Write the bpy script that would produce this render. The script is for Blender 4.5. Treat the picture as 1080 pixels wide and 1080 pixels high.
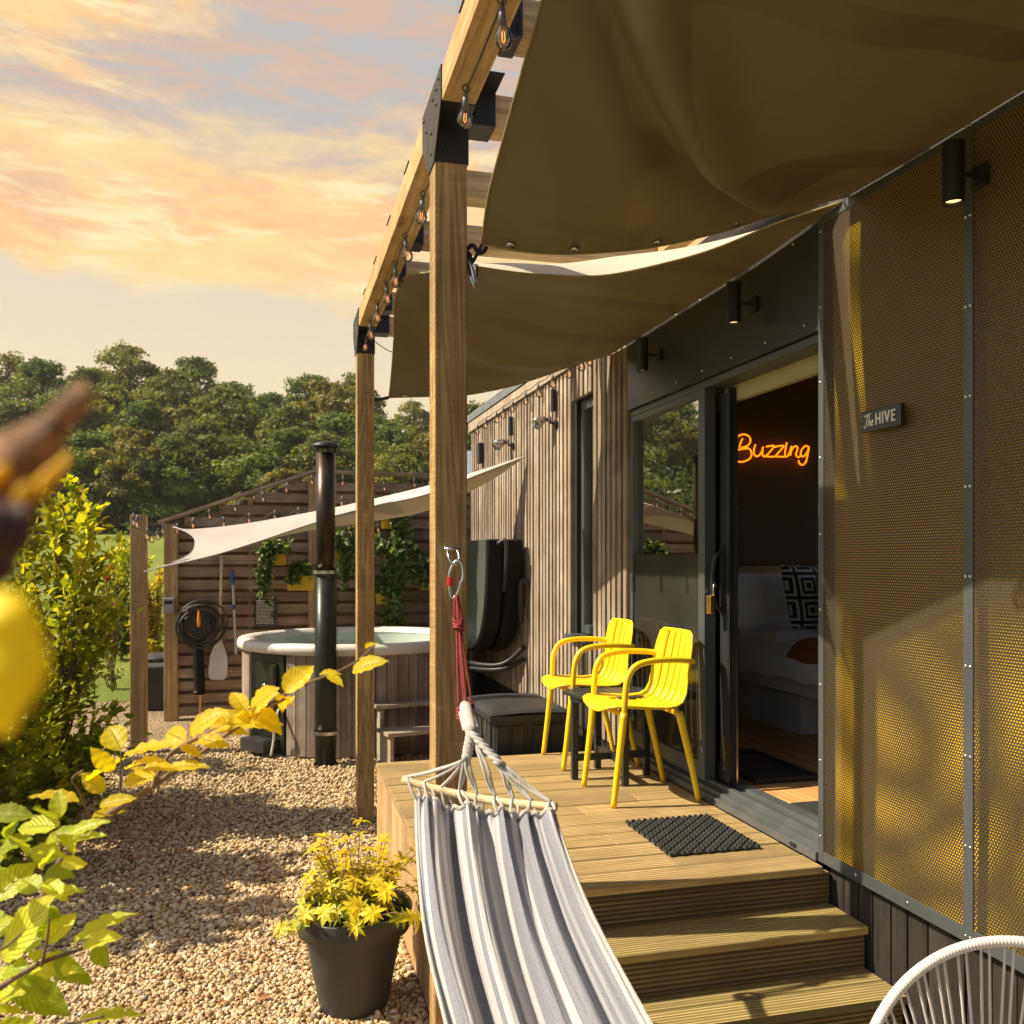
import bpy, bmesh, math, random
import numpy as np
from mathutils import Vector, Matrix, Quaternion
random.seed(7); np.random.seed(7)
for o in list(bpy.data.objects): bpy.data.objects.remove(o)
SC = bpy.context.scene; COL = SC.collection
R = math.radians

# ---------------------------------------------------------------- camera, light, exposure
F = 955.0; T = R(14.8); EYE = 1.70; HV = 591.0
cd = bpy.data.cameras.new('camera'); cam = bpy.data.objects.new('camera', cd); COL.objects.link(cam)
cam.location = (0, 0, EYE); cam.rotation_euler = (R(90), 0, -T)
cd.sensor_width = 36; cd.lens = F/1080*36; cd.shift_y = (HV-540)/1080
cd.clip_start = 0.01; cd.clip_end = 2000
cd.dof.use_dof = True; cd.dof.focus_distance = 3.4; cd.dof.aperture_fstop = 10.0
SC.camera = cam
SUN_TO = Vector((-1, .165, 1.04)).normalized()
sd = bpy.data.lights.new('sun', 'SUN'); sd.energy = 5.0; sd.angle = R(0.55); sd.color = (1.0, .865, .65)
sun = bpy.data.objects.new('sun', sd); COL.objects.link(sun)
sun.rotation_euler = SUN_TO.to_track_quat('Z', 'Y').to_euler(); sun.location = (-6, 3, 9)
SC.view_settings.view_transform = 'Standard'; SC.view_settings.look = 'None'
SC.view_settings.exposure = 0.68; SC.view_settings.gamma = 1.0; SC.view_settings.use_curve_mapping = False

def world():
    w = bpy.data.worlds.new('World'); SC.world = w; w.use_nodes = True
    nt = w.node_tree; N = nt.nodes; L = nt.links; N.clear()
    out = N.new('ShaderNodeOutputWorld'); bg = N.new('ShaderNodeBackground'); L.new(bg.outputs[0], out.inputs[0])
    sky = N.new('ShaderNodeTexSky'); sky.sky_type = 'NISHITA'; sky.sun_disc = False
    sky.sun_elevation = R(45.8); sky.sun_rotation = R(-82.6); sky.dust_density = 2.0
    def math_(op, a, b=None, clamp=False):
        n = N.new('ShaderNodeMath'); n.operation = op; n.use_clamp = clamp
        for i, x in enumerate((a, b)):
            if x is None: continue
            if isinstance(x, (int, float)): n.inputs[i].default_value = x
            else: L.new(x, n.inputs[i])
        return n.outputs[0]
    def mix(f, a, b):
        n = N.new('ShaderNodeMix'); n.data_type = 'RGBA'
        for s, x in ((n.inputs[0], f), (n.inputs[6], a), (n.inputs[7], b)):
            if isinstance(x, (int, float)): s.default_value = x
            elif isinstance(x, tuple): s.default_value = (*x, 1)
            else: L.new(x, s)
        return n.outputs[2]
    def ramp(f, a, b):
        n = N.new('ShaderNodeMapRange'); n.interpolation_type = 'SMOOTHSTEP'
        L.new(f, n.inputs[0]); n.inputs[1].default_value = a; n.inputs[2].default_value = b
        return n.outputs[0]
    tc = N.new('ShaderNodeTexCoord'); sep = N.new('ShaderNodeSeparateXYZ'); L.new(tc.outputs['Generated'], sep.inputs[0])
    def noise(sc, scale, det, rough, off=(0,0,0), dist=0.):
        m = N.new('ShaderNodeMapping'); m.inputs['Scale'].default_value = sc; m.inputs['Location'].default_value = off
        m.inputs['Rotation'].default_value = (0, R(14), 0)
        L.new(tc.outputs['Generated'], m.inputs[0])
        n = N.new('ShaderNodeTexNoise'); n.inputs['Scale'].default_value = scale; n.inputs['Detail'].default_value = det
        n.inputs['Roughness'].default_value = rough; n.inputs['Distortion'].default_value = dist
        L.new(m.outputs[0], n.inputs[0]); return n.outputs[0]
    d = N.new('ShaderNodeVectorMath'); d.operation = 'DOT_PRODUCT'; L.new(tc.outputs['Generated'], d.inputs[0])
    d.inputs[1].default_value = Vector((.05, 1, .32)).normalized()
    sector = ramp(d.outputs['Value'], .68, .90)
    hsv = N.new('ShaderNodeMix'); hsv.data_type = 'RGBA'; hsv.blend_type = 'MULTIPLY'; hsv.inputs[0].default_value = 1
    L.new(sky.outputs[0], hsv.inputs[6]); hsv.inputs[7].default_value = (.075, .075, .075, 1)
    base = hsv.outputs[2]
    # pale veil low over the hill, sunset cloud bank above it
    n1 = noise((1, 1, 3.2), 2.3, 12, .6, (.3, .2, 0), .35)
    n2 = noise((1, 1, 3.6), 3.6, 12, .66, (3.1, 1.2, .6), .3)
    n3 = noise((1, 1, 5.0), 8.0, 12, .72, (7.1, 0, .6), .5)
    veil = mix(ramp(sep.outputs[2], .05, .40), (.95, .78, .50), (.64, .62, .56))
    warm = mix(ramp(n2, .40, .60), (1.0, .73, .33), (.97, .53, .25))
    warm = mix(ramp(n3, .46, .62), warm, (1.0, .86, .52))
    bank = ramp(math_('ADD', sep.outputs[2], math_('MULTIPLY', math_('SUBTRACT', n1, .5), .35)), .24, .31)
    c = mix(math_('MULTIPLY', bank, .95), veil, warm)
    grey = math_('MULTIPLY', ramp(n1, .49, .62), ramp(math_('ADD', sep.outputs[2], math_('MULTIPLY', math_('SUBTRACT', n2, .5), .5)), .30, .46))
    c = mix(math_('MULTIPLY', grey, .95), c, mix(ramp(n3, .42, .6), (.45, .48, .53), (.62, .44, .37)))
    sc_ = N.new('ShaderNodeMix'); sc_.data_type = 'RGBA'; sc_.blend_type = 'MULTIPLY'; sc_.inputs[0].default_value = 1; L.new(c, sc_.inputs[6]); sc_.inputs[7].default_value = (.68, .655, .62, 1)
    fin = mix(sector, base, sc_.outputs[2])
    L.new(fin, bg.inputs[0]); bg.inputs[1].default_value = 1.0
world()

# ---------------------------------------------------------------- geometry helpers
CT, ST = math.cos(T), math.sin(T)
def W(u, v, X=None, Y=None, z=None, Z=None):
    """point of the place that shows at pixel (u, v), given one world coordinate or its depth"""
    a = (u-540)/F; b = (HV-v)/F
    dx = ST+a*CT; dy = CT-a*ST
    if X is not None: k = X/dx
    elif Y is not None: k = Y/dy
    elif z is not None: k = (z-EYE)/b
    else: k = Z
    return Vector((dx*k, dy*k, EYE+b*k))
ORG = {}
def tag(o, label=None, cat=None, group=None, kind=None):
    if label: o['label'] = label
    if cat: o['category'] = cat
    if group: o['group'] = group
    if kind: o['kind'] = kind
    return o
def thing(name, loc, label, cat, group=None):
    o = bpy.data.objects.new(name, None); COL.objects.link(o); o.location = loc; o.empty_display_size = .1
    ORG[o] = Vector(loc); return tag(o, label, cat, group)
def kids(o): return [c for c in bpy.data.objects if c.parent == o]
def dup(root, loc, rotz=0, label=None, group=None, scale=None, parent=None):
    c = root.copy(); COL.objects.link(c)
    if parent is None:
        c.location = loc; c.rotation_euler = (0, 0, rotz); ORG[c] = Vector(loc)
        if scale: c.scale = scale
        if label: c['label'] = label
        if group: c['group'] = group
    else: c.parent = parent; ORG[c] = ORG[parent]
    for ch in kids(root): dup(ch, None, parent=c)
    return c

class MB:
    def __init__(s): s.v = []; s.f = []; s.t = []; s.at = {}
    def add(s, vs, fs, tint=None):
        n = len(s.v); s.v += [tuple(p) for p in vs]; s.f += [tuple(i+n for i in f) for f in fs]
        t = random.random() if tint is None else tint
        s.t += [t]*len(vs)
    def box(s, a, b, M=None, tint=None):
        x0, y0, z0 = a; x1, y1, z1 = b
        vs = [Vector(p) for p in ((x0,y0,z0),(x1,y0,z0),(x1,y1,z0),(x0,y1,z0),(x0,y0,z1),(x1,y0,z1),(x1,y1,z1),(x0,y1,z1))]
        if M: vs = [M @ p for p in vs]
        s.add(vs, [(0,3,2,1),(4,5,6,7),(0,1,5,4),(1,2,6,5),(2,3,7,6),(3,0,4,7)], tint); return s
    def bar(s, p, q, w, h=None, up=(0,0,1), tint=None):
        p = Vector(p); q = Vector(q); h = h or w; d = (q-p); l = d.length; d.normalize()
        x = d.cross(Vector(up)); x = x.normalized() if x.length > 1e-4 else Vector((1,0,0)); y = x.cross(d)
        M = Matrix((x, d, y)).transposed().to_4x4(); M.translation = p
        return s.box((-w/2, 0, -h/2), (w/2, l, h/2), M, tint)
    def tube(s, pts, r, n=8, caps=True, closed=False, tint=None):
        pts = [Vector(p) for p in pts]; m = len(pts); rs = r if isinstance(r, (list, tuple)) else [r]*m
        vs = []; fs = []; prev = None
        for i, p in enumerate(pts):
            if closed: d = pts[(i+1) % m]-pts[i-1]
            else: d = pts[min(i+1, m-1)]-pts[max(i-1, 0)]
            d = d.normalized() if d.length > 1e-9 else Vector((0,0,1))
            if prev is None:
                x = d.cross(Vector((0,0,1)) if abs(d.z) < .9 else Vector((1,0,0))).normalized()
            else:
                x = prev-d*prev.dot(d); x = x.normalized() if x.length > 1e-6 else d.orthogonal().normalized()
            prev = x; y = d.cross(x)
            for k in range(n):
                a = 2*math.pi*k/n; vs.append(p+(x*math.cos(a)+y*math.sin(a))*rs[i])
        for i in range(m if closed else m-1):
            j = (i+1) % m
            for k in range(n): fs.append((i*n+k, i*n+(k+1) % n, j*n+(k+1) % n, j*n+k))
        if caps and not closed: fs += [tuple(range(n))[::-1], tuple((m-1)*n+k for k in range(n))]
        s.add(vs, fs, tint); return s
    def cyl(s, p, q, r0, r1=None, n=24, tint=None): return s.tube([p, q], [r0, r0 if r1 is None else r1], n, tint=tint)
    def lathe(s, prof, c=(0,0,0), n=48, tint=None, a0=0, a1=2*math.pi):
        vs = []; fs = []; full = abs(a1-a0-2*math.pi) < 1e-6; m = n if full else n+1
        for (r, z) in prof:
            for k in range(m):
                a = a0+(a1-a0)*k/n; vs.append((c[0]+r*math.cos(a), c[1]+r*math.sin(a), c[2]+z))
        for i in range(len(prof)-1):
            for k in range(n):
                k2 = (k+1) % m; fs.append((i*m+k, i*m+k2, (i+1)*m+k2, (i+1)*m+k))
        s.add(vs, fs, tint); return s
    def ball(s, c, r, n=12, m=8, sq=(1,1,1), tint=None):
        prof = [(r*math.sin(math.pi*i/m), -r*math.cos(math.pi*i/m)) for i in range(m+1)]
        b = MB().lathe([(max(a, 1e-5), z) for a, z in prof], (0,0,0), n)
        s.add([(c[0]+p[0]*sq[0], c[1]+p[1]*sq[1], c[2]+p[2]*sq[2]) for p in b.v], b.f, tint); return s
    def grid(s, nu, nv, fn, tint=None):
        vs = [fn(i/nu, j/nv) for j in range(nv+1) for i in range(nu+1)]
        fs = [(j*(nu+1)+i, j*(nu+1)+i+1, (j+1)*(nu+1)+i+1, (j+1)*(nu+1)+i) for j in range(nv) for i in range(nu)]
        s.add(vs, fs, tint); return s
    def prism(s, poly, axis, a, b, tint=None):
        """poly in the two other axes (cyclic order), extruded along axis from a to b"""
        def P(p, h):
            return {'x': (h, p[0], p[1]), 'y': (p[0], h, p[1]), 'z': (p[0], p[1], h)}[axis]
        n = len(poly)
        s.add([P(p, a) for p in poly]+[P(p, b) for p in poly],
              [tuple(range(n)), tuple(range(2*n-1, n-1, -1))]+[(i, i+n, (i+1) % n+n, (i+1) % n) for i in range(n)], tint); return s
    def attr(s, k, vals): s.at[k] = vals
    def build(s, name, mat, parent=None, org=None, smooth=False, bevel=0, solid=0, seg=2, recalc=True):
        o0 = ORG[parent] if parent else Vector(org or (0,0,0))
        me = bpy.data.meshes.new(name)
        me.from_pydata([(p[0]-o0[0], p[1]-o0[1], p[2]-o0[2]) for p in s.v], [], s.f)
        a = me.attributes.new('tint', 'FLOAT', 'POINT'); a.data.foreach_set('value', s.t)
        for k, vals in s.at.items():
            a = me.attributes.new(k, 'FLOAT', 'POINT'); a.data.foreach_set('value', vals)
        if recalc:
            bm = bmesh.new(); bm.from_mesh(me); bmesh.ops.recalc_face_normals(bm, faces=bm.faces); bm.to_mesh(me); bm.free()
        if smooth: me.polygons.foreach_set('use_smooth', [True]*len(me.polygons))
        me.materials.append(mat)
        o = bpy.data.objects.new(name, me); COL.objects.link(o)
        if solid:
            m = o.modifiers.new('s', 'SOLIDIFY'); m.thickness = solid; m.offset = 0
        if bevel:
            m = o.modifiers.new('b', 'BEVEL'); m.width = bevel; m.segments = seg; m.limit_method = 'ANGLE'; m.angle_limit = R(40)
        if parent: o.parent = parent
        else: o.location = o0
        ORG[o] = o0
        return o

def interp(pts, t):
    """piecewise Catmull-Rom through pts at 0..1"""
    n = len(pts)-1; x = min(max(t, 0), 1)*n; i = min(int(x), n-1); f = x-i
    p = [Vector(pts[min(max(i+k, 0), n)]) for k in (-1, 0, 1, 2)]
    return .5*((2*p[1])+(p[2]-p[0])*f+(2*p[0]-5*p[1]+4*p[2]-p[3])*f*f+(3*p[1]-p[0]-3*p[2]+p[3])*f**3)
def curve(pts, n): return [interp(pts, i/n) for i in range(n+1)]

# ---------------------------------------------------------------- materials
class NT:
    def __init__(s, name):
        s.m = bpy.data.materials.new(name); s.m.use_nodes = True; s.t = s.m.node_tree; s.N = s.t.nodes; s.L = s.t.links
        s.N.clear(); s.out = s.N.new('ShaderNodeOutputMaterial')
    def set(s, sock, x):
        if x is None: return
        if isinstance(x, (int, float)): sock.default_value = x
        elif isinstance(x, tuple):
            sock.default_value = (*x, 1) if len(x) == 3 and len(sock.default_value) == 4 else x
        else: s.L.new(x, sock)
    def coord(s, scale=(1,1,1), rot=(0,0,0), out='Object', loc=(0,0,0)):
        c = s.N.new('ShaderNodeTexCoord'); m = s.N.new('ShaderNodeMapping'); m.inputs['Scale'].default_value = scale
        m.inputs['Rotation'].default_value = rot; m.inputs['Location'].default_value = loc
        s.L.new(c.outputs[out], m.inputs[0]); return m.outputs[0]
    def noise(s, vec, scale, det=5, rough=.55, dist=0.):
        n = s.N.new('ShaderNodeTexNoise'); s.set(n.inputs['Vector'], vec); n.inputs['Scale'].default_value = scale
        n.inputs['Detail'].default_value = det; n.inputs['Roughness'].default_value = rough; n.inputs['Distortion'].default_value = dist
        return n.outputs[0]
    def vor(s, vec, scale, feat='F1', rnd=1.):
        n = s.N.new('ShaderNodeTexVoronoi'); s.set(n.inputs['Vector'], vec); n.inputs['Scale'].default_value = scale
        n.feature = feat; n.inputs['Randomness'].default_value = rnd; return n
    def math(s, op, a, b=None, c=None, clamp=False):
        n = s.N.new('ShaderNodeMath'); n.operation = op; n.use_clamp = clamp
        for i, x in enumerate((a, b, c)):
            if x is not None: s.set(n.inputs[i], x)
        return n.outputs[0]
    def mr(s, f, a, b, c=0., d=1., smooth=False):
        n = s.N.new('ShaderNodeMapRange'); s.set(n.inputs[0], f)
        if smooth: n.interpolation_type = 'SMOOTHSTEP'
        for i, x in enumerate((a, b, c, d)): n.inputs[i+1].default_value = x
        return n.outputs[0]
    def mix(s, f, a, b, mode='MIX'):
        n = s.N.new('ShaderNodeMix'); n.data_type = 'RGBA'; n.blend_type = mode
        s.set(n.inputs[0], f); s.set(n.inputs[6], a); s.set(n.inputs[7], b); return n.outputs[2]
    def attr(s, name='tint'):
        n = s.N.new('ShaderNodeAttribute'); n.attribute_name = name; return n.outputs['Fac']
    def sep(s, vec):
        n = s.N.new('ShaderNodeSeparateXYZ'); s.L.new(vec, n.inputs[0]); return n.outputs
    def comb(s, x, y, z):
        n = s.N.new('ShaderNodeCombineXYZ'); s.set(n.inputs[0], x); s.set(n.inputs[1], y); s.set(n.inputs[2], z); return n.outputs[0]
    def bump(s, h, strength=.3, dist=.01, nrm=None):
        n = s.N.new('ShaderNodeBump'); n.inputs['Strength'].default_value = strength; n.inputs['Distance'].default_value = dist
        s.L.new(h, n.inputs['Height'])
        if nrm: s.L.new(nrm, n.inputs['Normal'])
        return n.outputs[0]
    def pbr(s, col, rough=.5, metal=0., nrm=None, spec=.5, **kw):
        p = s.N.new('ShaderNodeBsdfPrincipled'); s.set(p.inputs['Base Color'], col); s.set(p.inputs['Roughness'], rough)
        s.set(p.inputs['Metallic'], metal); s.set(p.inputs['Specular IOR Level'], spec)
        if nrm: s.L.new(nrm, p.inputs['Normal'])
        for k, x in kw.items(): s.set(p.inputs[k.replace('_', ' ')], x)
        return p.outputs[0]
    def mixsh(s, f, a, b):
        n = s.N.new('ShaderNodeMixShader'); s.set(n.inputs[0], f); s.L.new(a, n.inputs[1]); s.L.new(b, n.inputs[2]); return n.outputs[0]
    def done(s, sh): s.L.new(sh, s.out.inputs[0]); return s.m
def k3(c, k): return tuple(x*k for x in c)

def plain(name, col, rough=.5, metal=0., spec=.5, var=.25, scale=6., bump=.05, **kw):
    t = NT(name); v = t.coord(); n = t.noise(v, scale, 6, .6); n2 = t.noise(v, scale*14, 3)
    c = t.mix(t.mr(n, .3, .7), k3(col, 1-var), k3(col, 1+var))
    return t.done(t.pbr(c, t.mr(n, .3, .7, rough*.85, min(1, rough*1.15)), metal, t.bump(n2, bump, .004), spec, **kw))
def wood(name, c1, c2, axis='X', scale=14., tintk=.35, bump=.25, rough=.75, grey=None, groove=None, saw=0., knots=.6):
    t = NT(name); a = 'XYZ'.index(axis); sc = [1, 1, 1]; sc[a] = .07
    tt = t.attr(); off = t.comb(t.math('MULTIPLY', tt, 17.), t.math('MULTIPLY', tt, 31.), t.math('MULTIPLY', tt, 23.))
    vm = t.N.new('ShaderNodeVectorMath'); vm.operation = 'ADD'
    c = t.N.new('ShaderNodeTexCoord'); t.L.new(c.outputs['Object'], vm.inputs[0]); t.L.new(off, vm.inputs[1])
    m = t.N.new('ShaderNodeMapping'); m.inputs['Scale'].default_value = sc; t.L.new(vm.outputs[0], m.inputs[0]); v = m.outputs[0]
    big = t.noise(v, scale*.55, 4, .5, 1.6)
    ring = t.math('FRACT', t.math('MULTIPLY', big, 9.)); ring = t.math('ABSOLUTE', t.math('SUBTRACT', ring, .5))
    fine = t.noise(v, scale*6, 6, .7)
    f = t.math('ADD', t.math('MULTIPLY', ring, .9), t.math('MULTIPLY', fine, .75)); f = t.mr(f, .2, .95)
    col = t.mix(f, c1, c2)
    patch = t.noise(t.coord(), 3.5, 5, .6)
    if grey: col = t.mix(t.mr(patch, .4, .68, 0., .85), col, grey)
    col = t.mix(1., col, t.mix(t.mr(patch, .3, .7), (.78, .78, .78), (1.15, 1.12, 1.08)), 'MULTIPLY')
    col = t.mix(1., col, t.mix(tt, (1-tintk,)*3, (1+tintk*.6,)*3), 'MULTIPLY')
    if knots:
        ks = [6, 6, 6]; ks[a] = 1.6
        kv = t.N.new('ShaderNodeMapping'); kv.inputs['Scale'].default_value = ks; t.L.new(vm.outputs[0], kv.inputs[0])
        kn = t.vor(kv.outputs[0], 1.0); kd = t.mr(kn.outputs['Distance'], .05, .19, 1., 0., True)
        col = t.mix(t.math('MULTIPLY', kd, knots), col, k3(c1, .35))
    st_ = [46, 46, 46]; st_[a] = .55; sn_ = t.noise(t.coord(tuple(st_)), 1., 4, .7)
    col = t.mix(1., col, t.mix(t.mr(sn_, .34, .66), (.78, .74, .68), (1.28, 1.27, 1.24)), 'MULTIPLY')
    h = fine
    nrm = None
    if groove:
        ax, pitch, off0 = groove
        x = t.sep(t.coord())['XYZ'.index(ax)]
        w = t.math('ABSOLUTE', t.math('SUBTRACT', t.math('FRACT', t.math('DIVIDE', t.math('ADD', x, off0), pitch)), .5))
        gm = t.mr(w, .18, .34, 0., 1., True)
        nrm = t.bump(gm, .8, .004)
        col = t.mix(gm, k3(c1, .55) if not grey else k3(grey, .45), col)
    if saw:
        sw = [3, 3, 3]; sw[a] = 55
        sn = t.noise(t.coord(tuple(sw)), 1., 3, .6, .3)
        nrm = t.bump(sn, saw, .006, nrm)
        col = t.mix(t.mr(sn, .55, .75, 0., .35), col, k3(c2, 1.25))
    nrm = t.bump(h, bump, .004, nrm)
    return t.done(t.pbr(col, rough, 0., nrm, .3))
def foliage(name, cols, trans=.45, rough=.5, tcol=None, veins=False, spec=.4, vary=.3):
    t = NT(name); tt = t.attr(); n = t.N.new('ShaderNodeValToRGB'); t.L.new(tt, n.inputs[0])
    cr = n.color_ramp; cr.elements[0].position = 0; cr.elements[0].color = (*cols[0], 1); cr.elements[1].position = 1; cr.elements[1].color = (*cols[-1], 1)
    for i, c in enumerate(cols[1:-1]): e = cr.elements.new((i+1)/(len(cols)-1)); e.color = (*c, 1)
    col = n.outputs[0]
    big = t.noise(t.coord(), 1.3, 3); col = t.mix(1., col, t.mix(t.mr(big, .35, .65), (1-vary,)*3, (1+vary, 1+vary*.9, 1+vary*.5)), 'MULTIPLY')
    nrm = None
    if veins:
        lu = t.attr('lu'); lv = t.attr('lv')
        x = t.math('SUBTRACT', t.math('MULTIPLY', lv, 9.), t.math('MULTIPLY', t.math('ABSOLUTE', lu), 3.2))
        w = t.math('ABSOLUTE', t.math('SUBTRACT', t.math('FRACT', x), .5)); vn = t.mr(w, .36, .5, 0., 1., True)
        mid = t.mr(t.math('ABSOLUTE', lu), .0, .07, 1., 0., True); vn = t.math('MAXIMUM', vn, mid)
        col = t.mix(t.math('MULTIPLY', vn, .40), col, k3(cols[-1], 1.05)); nrm = t.bump(vn, 1., .004)
        edge = t.math('MULTIPLY', t.mr(t.noise(t.coord(), 60., 3), .56, .68), t.mr(t.math('ABSOLUTE', lu), .6, 1.))
        col = t.mix(t.math('MULTIPLY', edge, .7), col, (.32, .12, .03))
    p = t.pbr(col, rough, 0., nrm, spec)
    tr = t.N.new('ShaderNodeBsdfTranslucent'); t.L.new(t.mix(1., col, tcol or (1.5, 1.35, .5), 'MULTIPLY'), tr.inputs[0])
    return t.done(t.mixsh(trans, p, tr.outputs[0]))
def emis(name, col, s):
    t = NT(name); e = t.N.new('ShaderNodeEmission'); e.inputs[0].default_value = (*col, 1); e.inputs[1].default_value = s; return t.done(e.outputs[0])

M = {}
M['post'] = wood('pergola_timber', (.22, .13, .05), (.54, .38, .19), 'Z', 12, .12, .45, .8, saw=1.0)
M['beam'] = wood('beam_timber', (.40, .25, .11), (.58, .41, .21), 'Y', 12, .1, .35, .8, saw=.5)
M['rafter'] = wood('rafter_timber', (.42, .30, .17), (.58, .44, .27), 'X', 12, .15, .3, .8)
M['deck'] = wood('deck_boards', (.36, .23, .085), (.68, .49, .22), 'X', 12, .3, .3, .72, grey=(.58, .43, .20), groove=('Y', .0182, 0.), knots=.5)
M['tread'] = wood('step_tread', (.36, .25, .09), (.58, .42, .18), 'X', 12, .25, .3, .75, grey=(.42, .34, .13), groove=('Y', .016, 0.), knots=.4)
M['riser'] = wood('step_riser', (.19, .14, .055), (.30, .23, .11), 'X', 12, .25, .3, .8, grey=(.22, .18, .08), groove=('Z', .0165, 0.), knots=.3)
M['side'] = wood('deck_side', (.40, .25, .12), (.58, .40, .21), 'Z', 12, .2, .2, .8)
M['clad'] = wood('larch_cladding', (.22, .165, .118), (.41, .325, .25), 'Z', 16, .3, .35, .8, grey=(.38, .33, .28), knots=.35)
M['fence'] = wood('fence_slats', (.25, .165, .11), (.42, .30, .21), 'X', 14, .3, .35, .85, grey=(.38, .31, .26), knots=.5)
M['fpost'] = wood('fence_post_timber', (.36, .23, .11), (.56, .39, .22), 'Z', 14, .15, .35, .85)
M['black_clad'] = wood('black_boards', (.014, .012, .011), (.038, .034, .030), 'Z', 14, .35, .5, .8, grey=(.032, .029, .027), knots=.2)
M['stave'] = wood('tub_staves', (.24, .19, .15), (.38, .31, .25), 'Z', 14, .22, .3, .8, grey=(.36, .32, .27), knots=.2)
M['pale_wood'] = wood('spreader_wood', (.66, .50, .30), (.76, .61, .40), 'X', 20, .1, .1, .55, knots=0)
M['stepwood'] = wood('tub_step_wood', (.30, .25, .18), (.44, .38, .28), 'X', 14, .2, .3, .8, grey=(.38, .36, .30), knots=.2)
M['floor'] = wood('room_floor', (.50, .27, .10), (.66, .40, .17), 'Y', 9, .15, .05, .45, knots=.2)
M['metal_black'] = plain('black_bracket', (.022, .022, .024), .45, .3, var=.2)
M['anthracite'] = plain('anthracite_frame', (.085, .095, .10), .38, .2, var=.12, scale=2., bump=.02)
M['fascia'] = plain('dark_fascia', (.045, .050, .052), .30, .35, var=.12, scale=2., bump=.01)
M['threshold'] = plain('threshold_metal', (.16, .175, .18), .38, .5, var=.15, bump=.03)
M['darkpanel'] = plain('lower_door_panel', (.030, .030, .026), .13, 0., var=.08, scale=2., bump=.01)
M['black_plastic'] = plain('black_plastic', (.028, .028, .030), .5, var=.3, scale=4., bump=.15)
M['black_vinyl'] = plain('black_vinyl', (.010, .010, .011), .7, spec=.15, var=.3, scale=5., bump=.25)
M['grey_vinyl'] = plain('grey_vinyl', (.065, .078, .066), .5, var=.15, scale=3., bump=.2)
M['yellow'] = plain('yellow_plastic', (.88, .61, .012), .38, var=.04, scale=3., bump=.02, spec=.45)
M['table'] = plain('black_table', (.022, .024, .028), .42, var=.2, bump=.08)
M['rubber'] = plain('rubber_mat', (.030, .029, .028), .75, var=.3, scale=20., bump=.3)
M['steel'] = plain('steel', (.55, .55, .55), .25, 1., var=.1)
M['brass'] = plain('brass', (.70, .42, .12), .3, 1., var=.1)
M['pipe'] = plain('flue_metal', (.060, .042, .032), .36, .8, var=.35, scale=5.)
M['rim'] = plain('tub_rim', (.72, .70, .64), .35, var=.05, scale=3., bump=.02)
M['liner'] = plain('tub_liner', (.50, .56, .50), .35, var=.08, scale=3., bump=.02)
M['stove'] = plain('stove_black', (.02, .026, .018), .35, .3, var=.4, scale=8.)
M['red'] = plain('red_anodised', (.60, .03, .03), .35, .4)
M['redrope'] = plain('red_rope', (.36, .045, .045), .8, var=.4, scale=80., bump=.8)
M['white_rope'] = plain('white_rope', (.66, .62, .56), .85, var=.2, scale=90., bump=.8)
M['rim_rope'] = None
M['pot'] = plain('pot_plastic', (.045, .047, .050), .45, var=.12, scale=3., bump=.06)
M['socket'] = plain('socket_grey', (.13, .13, .13), .4, .3)
M['soil'] = plain('soil', (.05, .035, .022), .95, var=.5, scale=60., bump=1.)
M['planter'] = plain('yellow_planter', (.72, .42, .02), .45, var=.1)
M['white_plastic'] = plain('white_plastic', (.62, .64, .68), .4, var=.08)
M['blue'] = plain('blue_plastic', (.02, .10, .42), .4, var=.08)
M['orange'] = plain('orange_plastic', (.80, .27, .02), .4)
M['grey_box'] = plain('grey_metal', (.32, .32, .31), .45, .4)
M['roof'] = plain('grey_roof', (.17, .18, .19), .55, .1, var=.15)
M['linen'] = plain('white_linen', (.80, .80, .82), .9, var=.08, scale=8., bump=.5)
M['brown_wall'] = plain('brown_room_wall', (.085, .040, .026), .8, var=.12)
M['headboard'] = plain('tan_headboard', (.36, .20, .09), .8, var=.12)
M['throw'] = plain('rust_throw', (.30, .10, .03), .9, var=.2, scale=30., bump=.6)
M['bedbase'] = plain('white_bed_base', (.62, .62, .62), .6, var=.05)
M['bark'] = plain('tree_bark', (.10, .075, .05), .9, var=.4, scale=12., bump=.8)
M['twig'] = plain('twig_bark', (.20, .115, .075), .7, var=.35, scale=40., bump=.5)
M['sign_black'] = plain('sign_black', (.018, .022, .02), .3, var=.1, bump=.01)
M['sign_white'] = plain('sign_white', (.86, .84, .78), .5, var=.03, bump=.01)
M['far_roof'] = plain('far_shed_roof', (.25, .32, .38), .5, .3)
M['blind'] = plain('cream_blind', (.42, .37, .18), .7, var=.08)
M['neon'] = emis('neon_tube', (1.0, .22, .004), 1.4)
M['filament'] = emis('warm_filament', (1.0, .30, .07), 2.2)
M['lamp_glow'] = emis('lamp_led', (1.0, .55, .18), 2.2)
def mk_glass(name, tint, fac):
    t = NT(name); g = t.N.new('ShaderNodeBsdfGlossy'); g.inputs['Roughness'].default_value = 0.0
    v = t.coord(); t.L.new(t.bump(t.noise(v, 1.6, 2), .03, .02), g.inputs['Normal']); g.inputs[0].default_value = (.95, .93, .84, 1)
    tr = t.N.new('ShaderNodeBsdfTransparent'); tr.inputs[0].default_value = (*tint, 1)
    fr = t.N.new('ShaderNodeFresnel'); fr.inputs[0].default_value = 1.5
    return t.done(t.mixsh(t.math('ADD', t.math('MULTIPLY', fr.outputs[0], 1.), fac, clamp=True), tr.outputs[0], g.outputs[0]))
M['glass'] = mk_glass('door_glass', (.35, .35, .33), .50)
M['bulb'] = mk_glass('bulb_glass', (.93, .90, .86), .06)
M['clear'] = mk_glass('clear_glass', (.7, .7, .68), .1)

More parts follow.
